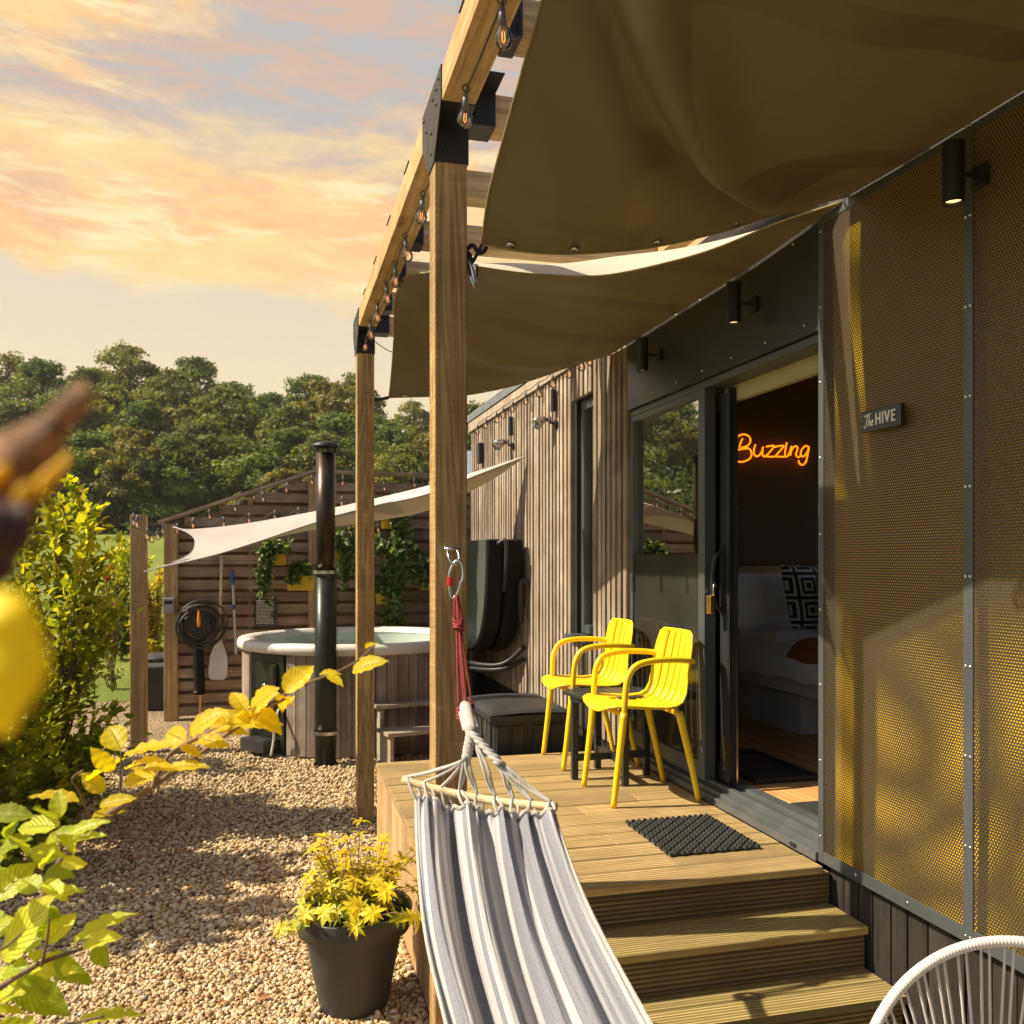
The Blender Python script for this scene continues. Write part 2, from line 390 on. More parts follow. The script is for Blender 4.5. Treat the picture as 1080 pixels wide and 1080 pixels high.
def sail_mat(name, top, under, tr):
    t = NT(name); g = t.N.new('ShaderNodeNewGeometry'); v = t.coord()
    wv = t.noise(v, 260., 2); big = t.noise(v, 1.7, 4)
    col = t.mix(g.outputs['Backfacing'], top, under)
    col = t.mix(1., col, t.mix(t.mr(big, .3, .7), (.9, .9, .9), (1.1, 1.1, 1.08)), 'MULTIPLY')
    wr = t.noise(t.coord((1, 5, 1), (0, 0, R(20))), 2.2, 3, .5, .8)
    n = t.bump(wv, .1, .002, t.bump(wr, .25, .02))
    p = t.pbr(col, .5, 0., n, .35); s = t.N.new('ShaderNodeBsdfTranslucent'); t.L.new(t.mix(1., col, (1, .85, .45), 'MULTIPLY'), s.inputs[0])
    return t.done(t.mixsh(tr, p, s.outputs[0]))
M['sail'] = sail_mat('khaki_sail', (.62, .56, .46), (.158, .128, .066), .035)  # dark olive underside: shade beneath the sail is put into its colour
M['sail_white'] = sail_mat('cream_sail', (.44, .40, .37), (.42, .36, .31), .1)

def perforated():
    t = NT('perforated_sheet'); v = t.coord(); s = t.sep(v); px = .0107
    y = t.math('DIVIDE', s[1], px); z = t.math('DIVIDE', s[2], px*.866)
    def cell(oy, oz):
        fy = t.math('SUBTRACT', t.math('FRACT', t.math('ADD', y, oy)), .5)
        fz = t.math('MULTIPLY', t.math('SUBTRACT', t.math('FRACT', t.math('ADD', t.math('MULTIPLY', z, .5), oz)), .5), 1.732)
        return t.math('ADD', t.math('MULTIPLY', fy, fy), t.math('MULTIPLY', fz, fz))
    d = t.math('SQRT', t.math('MINIMUM', cell(0., 0.), cell(.5, .5)))
    hole = t.mr(d, .262, .312, 1., 0., True)
    n = t.noise(v, 2.5, 4); col = t.mix(t.mr(n, .3, .7), (.064, .051, .036), (.092, .075, .053))
    p = t.pbr(col, .42, .35, t.bump(t.mr(d, .3, .42), .4, .002), .5)
    tr = t.N.new('ShaderNodeBsdfTransparent')
    return t.done(t.mixsh(hole, p, tr.outputs[0]))
M['perf'] = perforated()
M['backing'] = plain('yellow_backing', (.92, .56, .012), .45, var=.06, scale=2., bump=.02)

def hammock_mat():
    t = NT('striped_cotton'); s = t.attr('su'); v = t.coord()
    n1 = t.noise(t.comb(t.math('MULTIPLY', s, 13.), 3.3, 0.), 1., 2, .5); st = t.mr(n1, .47, .49); n2 = t.noise(t.comb(t.math('MULTIPLY', s, 34.), 8.3, 0.), 1., 1, .5)
    st2 = t.math('MULTIPLY', t.mr(n2, .60, .62), .45)
    st = t.math('ABSOLUTE', t.math('SUBTRACT', st, st2))
    wv = t.noise(v, 420., 3, .7)
    grey = t.mix(t.mr(wv, .35, .65), (.19, .20, .245), (.38, .39, .435))
    col = t.mix(st, (.57, .56, .57), grey)
    wr = t.noise(t.comb(t.math('MULTIPLY', s, 42.), t.math('MULTIPLY', t.attr('sv'), 5.), 0.), 1., 4, .55, .6)
    p = t.pbr(col, .9, 0., t.bump(wv, .35, .002, t.bump(wr, .8, .012)), .15)
    tr = t.N.new('ShaderNodeBsdfTranslucent'); t.L.new(col, tr.inputs[0])
    return t.done(t.mixsh(.18, p, tr.outputs[0]))
M['hammock'] = hammock_mat()

def gravel_mat():
    t = NT('gravel_ground'); v = t.coord(); vo = t.vor(v, 62.); vs = t.vor(v, 110.)
    n = t.noise(v, 1.2, 4); cs = t.sep(vo.outputs['Color'])
    col = t.mix(cs[0], (.25, .155, .08), (.66, .49, .30)); col = t.mix(t.mr(cs[1], .8, 1.), col, (.60, .53, .43))
    col = t.mix(t.mr(vo.outputs['Distance'], .35, .75), col, (.09, .058, .03))
    col = t.mix(1., col, t.mix(t.mr(n, .3, .7), (.8, .8, .8), (1.12, 1.12, 1.1)), 'MULTIPLY')
    h = t.math('SUBTRACT', 1., vo.outputs['Distance'])
    return t.done(t.pbr(col, .8, 0., t.bump(h, 1., .012), .3))
def pebble_mat():
    t = NT('pebble_stone'); tt = t.attr(); n = t.N.new('ShaderNodeValToRGB'); t.L.new(tt, n.inputs[0]); cr = n.color_ramp
    cs = [(0, (.26, .14, .06)), (.25, (.46, .31, .15)), (.5, (.62, .46, .25)), (.75, (.68, .54, .33)), (.92, (.74, .62, .46)), (1, (.20, .17, .14))]
    cr.elements[0].color = (*cs[0][1], 1); cr.elements[1].color = (*cs[-1][1], 1)
    for p, c in cs[1:-1]: e = cr.elements.new(p); e.color = (*c, 1)
    nn = t.noise(t.coord(), 90., 4); col = t.mix(1., n.outputs[0], t.mix(t.mr(nn, .3, .7), (.8, .8, .8), (1.15, 1.15, 1.15)), 'MULTIPLY')
    return t.done(t.pbr(col, .7, 0., t.bump(nn, .3, .002), .35))
def grass_mat():
    t = NT('meadow_grass'); v = t.coord(); n = t.noise(v, .25, 6, .65); n2 = t.noise(v, 9., 5, .7); n3 = t.noise(v, 60., 3, .7)
    col = t.mix(t.mr(n, .35, .65), (.16, .22, .035), (.30, .33, .06)); col = t.mix(t.math('MULTIPLY', t.mr(n2, .4, .65), .6), col, (.13, .19, .03))
    col = t.mix(1., col, t.mix(t.mr(n3, .3, .7), (.7, .7, .7), (1.25, 1.25, 1.2)), 'MULTIPLY')
    return t.done(t.pbr(col, .9, 0., t.bump(n3, .8, .03, t.bump(n2, .6, .1)), .2))
M['gravel'] = gravel_mat(); M['pebble'] = pebble_mat(); M['grass'] = grass_mat()
M['tree_a'] = foliage('woodland_leaf_dark', [(.045, .09, .022), (.11, .175, .035), (.21, .27, .05)], .4, .6)
M['tree_b'] = foliage('woodland_leaf_light', [(.09, .12, .022), (.18, .21, .038), (.30, .30, .055)], .42, .6)
M['tree_c'] = foliage('woodland_leaf_bronze', [(.08, .10, .022), (.18, .18, .04), (.32, .26, .06)], .4, .6)
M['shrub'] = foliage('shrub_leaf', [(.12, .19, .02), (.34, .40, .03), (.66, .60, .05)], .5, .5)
M['beech_y'] = foliage('beech_leaf_yellow', [(.56, .50, .02), (.80, .68, .03), (.92, .72, .04)], .5, .45, (1.35, 1.25, .3), True)
M['beech_g'] = foliage('beech_leaf_green', [(.22, .32, .03), (.50, .56, .05), (.80, .78, .10)], .48, .42, (1.5, 1.4, .4), True)
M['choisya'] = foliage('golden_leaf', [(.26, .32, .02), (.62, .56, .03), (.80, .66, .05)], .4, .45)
M['trail'] = foliage('trailing_leaf', [(.03, .09, .015), (.09, .17, .03), (.30, .36, .15)], .35, .45)
M['yellow_shrub'] = foliage('yellow_shrub_leaf', [(.35, .30, .02), (.62, .48, .03)], .45, .5)
M['dry_leaf'] = plain('dry_brown_leaf', (.40, .17, .055), .6, var=.85, scale=260., bump=.6)
M['maroon'] = plain('dark_red_leaf', (.05, .018, .018), .6, var=.3, scale=60.)
M['leaf_orange'] = foliage('orange_leaf', [(.90,.60,.01),(.95,.66,.02)], .4, .5, (1.05,1.0,.5))
M['leaf_yellow'] = foliage('yellow_leaf', [(.80,.70,.02),(.88,.76,.03)], .5, .5, (1.15,1.15,.5))
M['rose'] = plain('red_rose', (.45, .01, .01), .7)
# ================================================================ SETTING
def hill(x, y):
    r = max(0, y-20); s = min(1, r/55); z = 4.1*s*s*(3-2*s)
    r2 = max(0, y-62); z += 9*(1-math.exp(-r2/30))*min(1, r2/20)
    return z*(1+.12*math.sin(x*.05+1))-.004
b = MB()
xs = [-400, -220, -130, -90, -70, -55, -42, -32, -24, -17, -11, -6, -2, 2, 6, 11, 17, 24, 32, 42, 55, 70, 90, 130, 220, 400]
ys = [-300, -120, -50, -20, -8, 0, 6, 12, 18, 21, 24, 28, 32, 37, 42, 48, 54, 60, 66, 72, 78, 85, 93, 102, 115, 140, 200, 320, 600, 1200]
for y in ys:
    for x in xs: b.v.append((x, y, hill(x, y))); b.t.append(.5)
nx = len(xs)
for j in range(len(ys)-1):
    for i in range(nx-1): b.f.append((j*nx+i, j*nx+i+1, (j+1)*nx+i+1, (j+1)*nx+i))
tag(b.build('ground', M['grass'], smooth=True), kind='structure')
b = MB(); edge = []
for i in range(33): edge.append((-5.5+i*.3, 11.6+.12*math.sin(i*1.7)+.1*math.sin(i*.6)))
b.add([(x, y, 0) for x, y in edge]+[(x, -6, 0) for x, y in edge], [(i, i+1, 34+i, 33+i) for i in range(32)])
tag(b.build('path', M['gravel']), kind='structure')

def pebbles():
    base = bmesh.new(); bmesh.ops.create_icosphere(base, subdivisions=1, radius=1)
    bv = np.array([v.co[:] for v in base.verts]); bf = np.array([[v.index for v in f.verts] for f in base.faces]); base.free()
    P = []
    def region(n, y0, y1, x0f, x1f, r0, r1):
        y = np.random.uniform(y0, y1, n); x = x0f(y)+(x1f(y)-x0f(y))*np.random.rand(n)
        P.append(np.stack([x, y, np.random.uniform(r0, r1, n)], 1))
    left = lambda y: -.28*y-.35; right = lambda y: np.where(y < 5.1, .56, np.minimum(.17*y+.3, 2.0))
    region(27000, 2.6, 4.4, left, right, .005, .0125); region(1500, 2.6, 5.5, left, right, .013, .019)
    region(26000, 4.4, 6.6, left, right, .006, .0145)
    region(16000, 6.6, 9.0, left, right, .009, .016)
    p = np.concatenate(P); n = len(p); k = len(bv)
    sc = np.random.uniform(.7, 1.25, (n, 3))*p[:, 2:3]; sc[:, 2] *= .75
    a = np.random.uniform(0, 2*np.pi, n); ca, sa = np.cos(a), np.sin(a); jit = 1+np.random.uniform(-.16, .16, (n, k, 1))
    v = bv[None]*sc[:, None, :]*jit; x = v[..., 0]*ca[:, None]-v[..., 1]*sa[:, None]; y = v[..., 0]*sa[:, None]+v[..., 1]*ca[:, None]
    tilt = np.random.uniform(-.4, .4, n); z = v[..., 2]+x*tilt[:, None]
    hz = p[:, 2]*np.random.uniform(.05, .9, n)
    co = np.stack([x+p[:, 0:1], y+p[:, 1:2], z+hz[:, None]], -1).reshape(-1, 3)
    f = (bf[None]+np.arange(n)[:, None, None]*k).reshape(-1)
    me = bpy.data.meshes.new('gravel_stones'); nf = n*len(bf)
    me.vertices.add(n*k); me.vertices.foreach_set('co', co.reshape(-1)); me.loops.add(nf*3); me.loops.foreach_set('vertex_index', f)
    me.polygons.add(nf); me.polygons.foreach_set('loop_start', np.arange(nf)*3); me.polygons.foreach_set('loop_total', np.full(nf, 3))
    me.update(); at = me.attributes.new('tint', 'FLOAT', 'POINT'); at.data.foreach_set('value', np.repeat(np.random.rand(n), k))
    me.polygons.foreach_set('use_smooth', [True]*nf)
    me.materials.append(M['pebble']); o = bpy.data.objects.new('gravel_stones', me); COL.objects.link(o)
    tag(o, 'loose golden brown gravel stones covering the path', 'gravel', kind='stuff')
pebbles()

# ================================================================ CABIN
XW = 2.0; YD0 = 3.02; YD1 = 4.945; YEND = 9.23; DZ = .56
cabin = thing('cabin', (XW, 3.0, 0), 'timber and perforated metal clad cabin with open sliding door beside the deck', 'cabin')
def part(name, b, m, parent=cabin, label=None, **k):
    o = b.build(name, M[m], parent, **k)
    if label: o['label'] = label
    return o
# timber cladding of upright battens, with the slot window opening
b = MB(); y = YD1+.012; WY0, WY1, WZ0, WZ1 = 5.555, 5.93, 1.20, 2.80
while y < YEND-.03:
    w = .052+random.uniform(-.003, .003); x0 = XW+random.uniform(-.003, .003)
    if y+w > WY0 and y < WY1: b.box((x0, y, .58), (XW+.03, y+w, WZ0-.03)); b.box((x0, y, WZ1), (XW+.03, y+w, 3.03))
    else: b.box((x0, y, .58), (XW+.03, y+w, 3.03))
    y += .086
part('cladding', b, 'clad', bevel=.003)
b = MB()
for y0, y1, z0, z1 in ((YD1, WY0, 0, 3.02), (WY1, YEND, 0, 3.02), (WY0, WY1, 0, WZ0-.02), (WY0, WY1, WZ1, 3.02)): b.box((XW+.03, y0, z0), (XW+.10, y1, z1))
b.box((XW+.1, YEND-.02, 0), (5.0, YEND, 3.02)); b.box((5.0, -1.5, 0), (5.1, 1.9, 3.05)); b.box((5.0, 5.9, 0), (5.1, YEND, 3.05)); b.box((5.0, 1.9, 0), (5.1, 5.9, .9)); b.box((5.0, 1.9, 2.9), (5.1, 5.9, 3.05)); b.box((XW+.1, -1.5, 0), (5.0, -1.4, 3.05))  # rear wall opening, out of view, is added to let light into the room
part('wall', b, 'black_clad')
w = part('window', MB().box((XW+.06, WY0+.002, WZ0), (XW+.12, WY0+.05, WZ1-.002)).box((XW+.06, WY1-.06, WZ0), (XW+.12, WY1-.002, WZ1-.002)).box((XW+.063, WY0+.05, WZ0), (XW+.117, WY1-.06, WZ0+.06)).box((XW+.063, WY0+.05, WZ1-.07), (XW+.117, WY1-.06, WZ1-.004)), 'anthracite', bevel=.003)
part('pane', MB().box((XW+.085, WY0+.052, WZ0+.062), (XW+.095, WY1-.062, WZ1-.072)), 'glass', w)
part('sill', MB().box((XW-.055, WY0-.015, WZ0-.035), (XW+.058, WY1+.02, WZ0-.003)), 'anthracite', w, bevel=.003)
part('roof_fascia', MB().box((XW-.02, 4.6, 3.035), (XW+.015, YEND+.05, 3.13)), 'clad', label='pale timber board under the roof edge')
b = MB(); b.prism([(XW-.01, 3.14), (5.2, 3.55), (5.2, 3.62), (XW-.03, 3.215), (XW-.03, 3.14)], 'y', 3.05, YEND+.06); 
b.v = [(p[0], p[1], p[2]) for p in b.v]; part('roof', b, 'roof')
b = MB().box((XW+.02, -1.5, 3.06), (5.2, 3.04, 3.12)); part('roof_deck', b, 'roof')
# dark fascia above the door, and its rivets
part('metal_fascia', MB().box((XW+.004, YD0, 2.588), (XW+.03, YD1, 3.06)).box((XW-.002, YD0, 2.572), (XW+.02, YD1, 2.586)), 'fascia')
scr = None
def screw(y, z, x=XW-.004):
    global scr
    if scr is None:
        s = MB().ball((0, 0, 0), .0065, 8, 6, (.6, 1, 1)); scr = part('screw', s, 'steel', smooth=True)
        for vt in scr.data.vertices: vt.co += ORG[cabin]
        scr.location = (x-ORG[cabin].x, y-ORG[cabin].y, z); ORG[scr] = ORG[cabin]; return
    c = scr.copy(); COL.objects.link(c); c.parent = cabin; c.location = (x-ORG[cabin].x, y-ORG[cabin].y, z); ORG[c] = ORG[cabin]
for i in range(7): screw(3.12+i*.29, 2.615, XW+.002); screw(3.2+i*.27, 2.96, XW+.002)
for i in range(10): screw(2.246, .6+.268*i-.02); screw(2.264, .6+.268*i-.02)
for i in range(9): screw(3.005, .66+.285*i)
for yy in (2.79, 2.52, 1.98, 1.72): screw(yy, .585)
# perforated sheets over a yellow backing
for (y0, y1) in ((2.262, 2.99), (1.02, 2.25), (-.2, 1.0)):
    b = MB(); b.add([(XW, y0, .60), (XW, y1, .60), (XW, y1, 3.06), (XW, y0, 3.06)], [(0, 1, 2, 3)]); part('perforated_panel', b, 'perf')
b = MB()
ye = [-.2, .52, 1.22, 2.045, 3.0]
for i in range(4):
    y0_, y1_ = ye[i]+.002, ye[i+1]-.002
    b.grid(14, 60, lambda s, t: (XW+.041+.007*math.sin(math.pi*s)*math.sin(2.3*t*math.pi+i*1.1)**2+.003*math.sin(5*t), y0_+(y1_-y0_)*s, .57+2.48*t))
part('yellow_backing', b, 'backing', smooth=True)
part('wall', MB().box((XW+.075, -.2, .56), (XW+.12, 3.0, 3.05)), 'black_clad')
b = MB().box((XW-.004, 2.235, .562), (XW+.003, 2.274, 3.06)).box((XW-.0035, 2.274, .562), (XW+.0025, 2.985, .606)).box((XW-.0035, -.2, .562), (XW+.0025, 2.235, .606)).box((XW-.004, 2.985, .562), (XW+.12, 3.018, 3.06)).box((XW-.004, 1.0, .606), (XW+.002, 1.03, 2.965)).box((XW-.0035, -.2, 2.965), (XW+.0025, 2.235, 3.06)).box((XW-.0035, 2.274, 2.965), (XW+.0025, 2.985, 3.06))  # top rails are added to block sun leaking in behind the sheets
part('panel_frame', b, 'anthracite', bevel=.0015)
b = MB(); y = 3.0
while y > -.6:
    w = random.uniform(.078, .10); b.box((XW+.03+random.uniform(-.004, .004), y-w+.007, 0), (XW+.055, y, .556)); y -= w
part('skirting', b, 'black_clad', bevel=.002, label='blackened upright boards under the perforated panels')
b = MB(); y = YD1
while y < YEND: b.box((XW+.016+random.uniform(-.003, .003), y+.004, 0), (XW+.029, y+.13, .575)); y += .137
part('skirting', b, 'black_clad', bevel=.002, label='blackened upright boards under the timber cladding')
# door set
df = part('door_frame', MB().box((XW+.02, YD0, 2.535), (XW+.20, YD1, 2.570)).box((XW+.02, 4.945-.04, .62), (XW+.075, YD1, 2.535)).box((XW+.012, 3.985, .64), (XW+.072, 4.052, 2.534)).box((XW+.018, 4.052, 2.50), (XW+.07, 4.905, 2.534)).box((XW+.018, 4.052, .64), (XW+.07, 4.905, .72)), 'anthracite', bevel=.003)
part('fixed_pane', MB().prism([(XW+.036, 4.052), (XW+.044, 4.052), (XW+.063, 4.905), (XW+.055, 4.905)], 'z', 1.735, 2.50), 'glass', df)
part('lower_panel', MB().box((XW+.030, 4.052, .72), (XW+.048, 4.905, 1.733)), 'darkpanel', df)
sl = part('sliding_door', MB().box((XW+.09, 3.90, .64), (XW+.125, 3.975, 2.50)).box((XW+.09, 4.50, .64), (XW+.125, 4.57, 2.50)).box((XW+.092, 3.975, .64), (XW+.123, 4.50, .72)).box((XW+.092, 3.975, 2.43), (XW+.123, 4.50, 2.50)), 'fascia', bevel=.003)
part('pane', MB().box((XW+.104, 3.975, .72), (XW+.112, 4.50, 2.43)), 'glass', sl)
part('seal_strip', MB().box((XW+.088, 3.876, .64), (XW+.128, 3.897, 2.52)), 'metal_black', sl)
part('edge_trim', MB().box((XW+.120, 3.868, .64), (XW+.128, 3.8755, 2.50)), 'steel', sl)
part('handle', MB().tube(curve([(XW+.085, 3.935, 1.46), (XW+.045, 3.935, 1.49), (XW+.03, 3.935, 1.60), (XW+.045, 3.935, 1.71), (XW+.085, 3.935, 1.74)], 14), .012, 8).box((XW+.080, 3.915, 1.44), (XW+.0895, 3.96, 1.77)), 'metal_black', sl, smooth=False)
part('latch_plate', MB().box((XW+.083, 3.905, .72), (XW+.0895, 3.925, .86)), 'brass', sl)
part('blind', MB().box((XW+.125, 3.05, 2.46), (XW+.16, 3.99, 2.534)), 'blind', df, label='cream blind rolled up under the door head')
b = MB().box((XW-.015, YD0, DZ+.001), (XW+.012, 4.95, DZ+.035)).box((XW+.012, YD0, DZ+.001), (XW+.05, 4.95, DZ+.055)).box((XW+.05, YD0, DZ+.001), (XW+.075, 4.95, DZ+.078)).box((XW+.075, YD0, DZ+.001), (XW+.13, 4.95, DZ+.062)).box((XW+.13, YD0, DZ+.001), (XW+.19, 4.95, DZ+.075))
th = part('threshold', b, 'threshold', bevel=.002)
part('drain_cap', MB().box((XW-.020, 3.15, DZ+.012), (XW-.0152, 3.19, DZ+.026)), 'metal_black', th)
part('drain_cap', MB().box((XW-.020, 3.82, DZ+.012), (XW-.0152, 3.86, DZ+.026)), 'metal_black', th)
# the room behind
part('room_floor', MB().box((XW+.19, .3, .56), (4.9, 6.0, .622)), 'floor', label='warm oak floor inside the room')
part('room_wall', MB().box((XW+.19, 6.0, .56), (4.9, 6.06, 2.95)).box((4.85, .3, .56), (4.91, 2.0, 2.95)).box((4.85, 5.8, .56), (4.91, 6.0, 2.95)).box((4.85, 2.0, .56), (4.91, 5.8, 1.0)).box((4.85, 2.0, 2.8), (4.91, 5.8, 2.95)).box((XW+.19, .24, .56), (4.9, .3, 2.95)).box((XW+.13, .3, .62), (XW+.19, 3.0, 2.95)).box((XW+.13, 4.97, .62), (XW+.19, 5.5, 2.95)).box((XW+.13, 3.0, 2.572), (XW+.19, 5.0, 2.95)), 'brown_wall')  # opening in the unseen rear wall is added to brighten the room
part('room_ceiling', MB().box((XW+.13, .24, 2.95), (4.9, 6.06, 3.0)), 'brown_wall')
# small door-wall lights (the cabin's wall lamps are things of their own)
def wall_lamp(u, v, n, label):
    p = W(u, v, X=XW); r = thing('wall_lamp', (XW, p.y, p.z), label, 'lamp', 'tube lamps along the cabin wall')
    y, z = p.y, p.z; x = XW-.10
    prof = [(.024, -.085), (.030, -.09), (.031, .085), (.001, .086)]
    b = MB().lathe(prof, (x, y, z), 28); b.cyl((x, y, z-.07), (x, y, z-.068), .029, n=24)
    b.build('lamp_shade', M['metal_black'], r, smooth=False, bevel=.001)
    MB().cyl((x, y, z-.079), (x, y, z-.076), .022, n=20).build('led', M['lamp_glow'], r)
    MB().cyl((x+.03, y, z+.0), (XW-.012, y, z), .007, n=10).build('arm', M['metal_black'], r)
    MB().box((XW-.014, y-.028, z-.032), (XW+.004, y+.028, z+.032)).build('mount', M['metal_black'], r, bevel=.003)
wall_lamp(1036, 186, 0, 'black tube wall lamp on the perforated panel, the nearest of the three')
wall_lamp(796, 321, 1, 'black tube wall lamp above the open doorway')
wall_lamp(696, 375, 2, 'black tube wall lamp above the fixed glass pane, the farthest of the three')

# ---- furniture of the room
bed = thing('bed', (3.1, 5.2, .62), 'bed with white linen and a rust throw inside the dark room', 'bed')
part('base', MB().box((3.15, 4.95, .622), (4.5, 5.9, .86)), 'bedbase', bed, bevel=.004)
part('platform', MB().box((3.02, 4.15, .90), (4.6, 5.92, 1.02)), 'bedbase', bed, bevel=.006)
def duv(s, t):
    x = 2.97+1.65*s; y = 4.1+1.75*t; e = min(s*1.65, t*1.75, .5); k = 1-math.exp(-e*16)
    return (x, y, .98+.24*k+.012*math.sin(9*x+4*y)+.01*math.sin(17*y-6*x))
part('duvet', MB().grid(40, 40, duv), 'linen', bed, smooth=True, solid=.02)
b = MB()
def thr(s, t):
    p = duv(.02+.6*s, .08+.36*t); return (p[0], p[1], p[2]+.016)
part('throw', MB().grid(24, 16, thr), 'throw', bed, smooth=True, solid=.012)
part('headboard', MB().box((2.75, 5.93, .62), (4.84, 5.99, 1.66)), 'headboard', bed, bevel=.01)
def pillow(c, w, h, d, rot, tilt, name, m, label, cat):
    r = MB(); Mx = Matrix.Translation(c) @ Matrix.Rotation(rot, 4, 'Z') @ Matrix.Rotation(tilt, 4, 'X')
    def f(sgn):
        def g(s, t):
            x = (s-.5)*2; z = (t-.5)*2; k = max(0, (1-abs(x)**3.2))*max(0, (1-abs(z)**3.2))
            return Mx @ Vector((x*w/2*(1-.05*(1-abs(z))), sgn*d/2*k**.5, z*h/2*(1-.05*(1-abs(x)))))
        return g
    r.grid(18, 18, f(1)); r.grid(18, 18, f(-1)); o = r.build(name, M[m], None, org=c, smooth=True)
    return tag(o, label, cat)
pillow(Vector((3.30, 5.66, 1.42)), .72, .42, .2, 0, R(-18), 'pillow', 'linen', 'plump white pillow leaning on the headboard', 'pillow')
t = NT('patterned_cushion_cloth'); v = t.coord((1,1,1)); s_ = t.sep(v); q1 = t.math('ABSOLUTE', t.math('SUBTRACT', t.math('FRACT', t.math('MULTIPLY', s_[2], 6.2)), .5)); q2 = t.math('ABSOLUTE', t.math('SUBTRACT', t.math('FRACT', t.math('MULTIPLY', s_[0], 6.2)), .5)); mm = t.math('GREATER_THAN', t.math('FRACT', t.math('MULTIPLY', t.math('MAXIMUM', q1, q2), 4.6)), .52)
M['pattern'] = t.done(t.pbr(t.mix(t.math('MODULO', mm, 2.), (.02, .02, .02), (.6, .58, .54)), .9))
pillow(Vector((3.55, 5.42, 1.45)), .46, .46, .16, R(8), R(-16), 'cushion', 'pattern', 'black and white patterned cushion on the bed', 'cushion')
pillow(Vector((3.66, 5.22, 1.42)), .42, .42, .16, R(8), R(-16), 'cushion', 'throw', 'plain brown cushion in front of the patterned one', 'cushion')
b = MB().box((2.24, 3.90, .623), (2.60, 4.55, .632)).box((2.24, 3.90, .632), (2.60, 3.918, .650)).box((2.24, 4.532, .632), (2.60, 4.55, .650)).box((2.24, 3.918, .632), (2.258, 4.532, .650)).box((2.582, 3.918, .632), (2.60, 4.532, .650))
tag(b.build('boot_tray', M['black_plastic'], None, org=(2.42, 4.2, .623), bevel=.004), 'black boot tray on the oak floor just inside the door', 'tray')
tag(MB().box((2.20, 3.04, .623), (2.62, 3.54, .634)).build('door_mat', M['rubber'], None, org=(2.4, 3.3, .623), bevel=.003), 'dark grey indoor mat just inside the doorway', 'mat')
# neon writing on the back wall
neon = thing('neon_sign', W(815, 478, Y=5.97), 'glowing orange handwritten neon word Buzzing on the dark back wall', 'neon sign')
strokes = [
 [(292,150),(285,165),(274,195),(268,215)],
 [(240,163),(255,140),(278,126),(305,123),(332,133),(347,157),(344,182),(326,203),(300,213),(286,218),(322,217),(348,235),(356,262),(346,290),(322,308),(292,317),(262,316),(236,303)],
 [(240,240),(268,230),(300,225),(326,222)],
 [(383,195),(373,228),(373,258),(384,276),(402,276),(420,260),(432,232),(437,212),(433,240),(434,268),(446,280),(462,272)],
 [(460,210),(488,205),(517,205),(498,232),(476,258),(462,277),(490,281),(520,281)],
 [(522,212),(550,205),(583,205),(566,230),(544,256),(528,277),(556,281),(588,282)],
 [(606,180),(598,222),(593,262),(599,281),(612,276),(626,250),(640,208),(636,240),(631,274)],
 [(631,270),(640,236),(656,214),(672,206),(683,216),(678,240),(672,264),(680,281),(696,282),(712,266)],
 [(764,216),(750,205),(732,209),(714,230),(705,256),(712,276),(728,278),(746,258),(758,232),(764,214),(758,250),(750,290),(742,318),(726,336),(708,338),(695,326),(690,306)]]
for st in strokes:
    pts = [W(740+x/6.75, 440+y/6.75, Y=5.955) for x, y in st]
    MB().tube(curve(pts, 10*len(pts)), .0062, 8).build('tube', M['neon'], neon, smooth=True)

# the house sign
YS0, YS1, ZS0, ZS1 = 2.519, 2.722, 2.139, 2.2115
sg = thing('house_sign', (XW-.03, (YS0+YS1)/2, (ZS0+ZS1)/2), 'small black plaque reading The HIVE on the perforated panel', 'sign')
MB().box((XW-.030, YS0, ZS0), (XW-.012, YS1, ZS1)).build('plate', M['sign_black'], sg, bevel=.002)
MB().cyl((XW-.012, YS0+.03, 2.175), (XW, YS0+.03, 2.175), .006, n=10).cyl((XW-.012, YS1-.03, 2.175), (XW, YS1-.03, 2.175), .006, n=10).build('fixing', M['steel'], sg)
MW = Matrix(((0, 0, -1), (-1, 0, 0), (0, 1, 0))).to_4x4()       # text x -> -Y, y -> Z
def letter(strks, x0, name, w=.006):
    b = MB()
    for s in strks:
        for i in range(len(s)-1):
            p = Vector((0, 0, 0)); a = (XW-.0315-i*.00005, YS1-x0-s[i][0], ZS0+s[i][1]); c = (XW-.0315-i*.00005, YS1-x0-s[i+1][0], ZS0+s[i+1][1])
            b.bar(a, c, w, .002, up=(1, 0, 0))
    b.build(name, M['sign_white'], sg)
zb, zt = .019, .058
letter([[(0, zb), (0, zt)], [(.020, zb), (.020, zt)], [(.002, (zb+zt)/2), (.018, (zb+zt)/2)]], .082, 'letter')
letter([[(0, zb), (0, zt)]], .116, 'letter')
letter([[(0, zt), (.0105, zb+.001)], [(.0105, zb+.001), (.021, zt)]], .128, 'letter')
letter([[(0, zb), (0, zt)], [(0, zt-.003), (.016, zt-.003)], [(0, .0385), (.0145, .0385)], [(0, zb+.003), (.016, zb+.003)]], .162, 'letter')
b = MB()
for st in ([(.012,.052),(.016,.057),(.024,.055),(.036,.060),(.046,.060)], [(.030,.058),(.026,.040),(.021,.024),(.014,.016),(.009,.020)],
           [(.040,.056),(.037,.036),(.033,.019)], [(.034,.026),(.040,.036),(.044,.036),(.043,.026),(.045,.020),(.050,.022)],
           [(.051,.027),(.058,.031),(.059,.037),(.055,.037),(.051,.028),(.054,.020),(.061,.023)]):
    b.tube(curve([(XW-.0315, YS1-.008-x*.98, ZS0+z) for x, z in st], 16), .0021, 6)
b.build('lettering', M['sign_white'], sg)

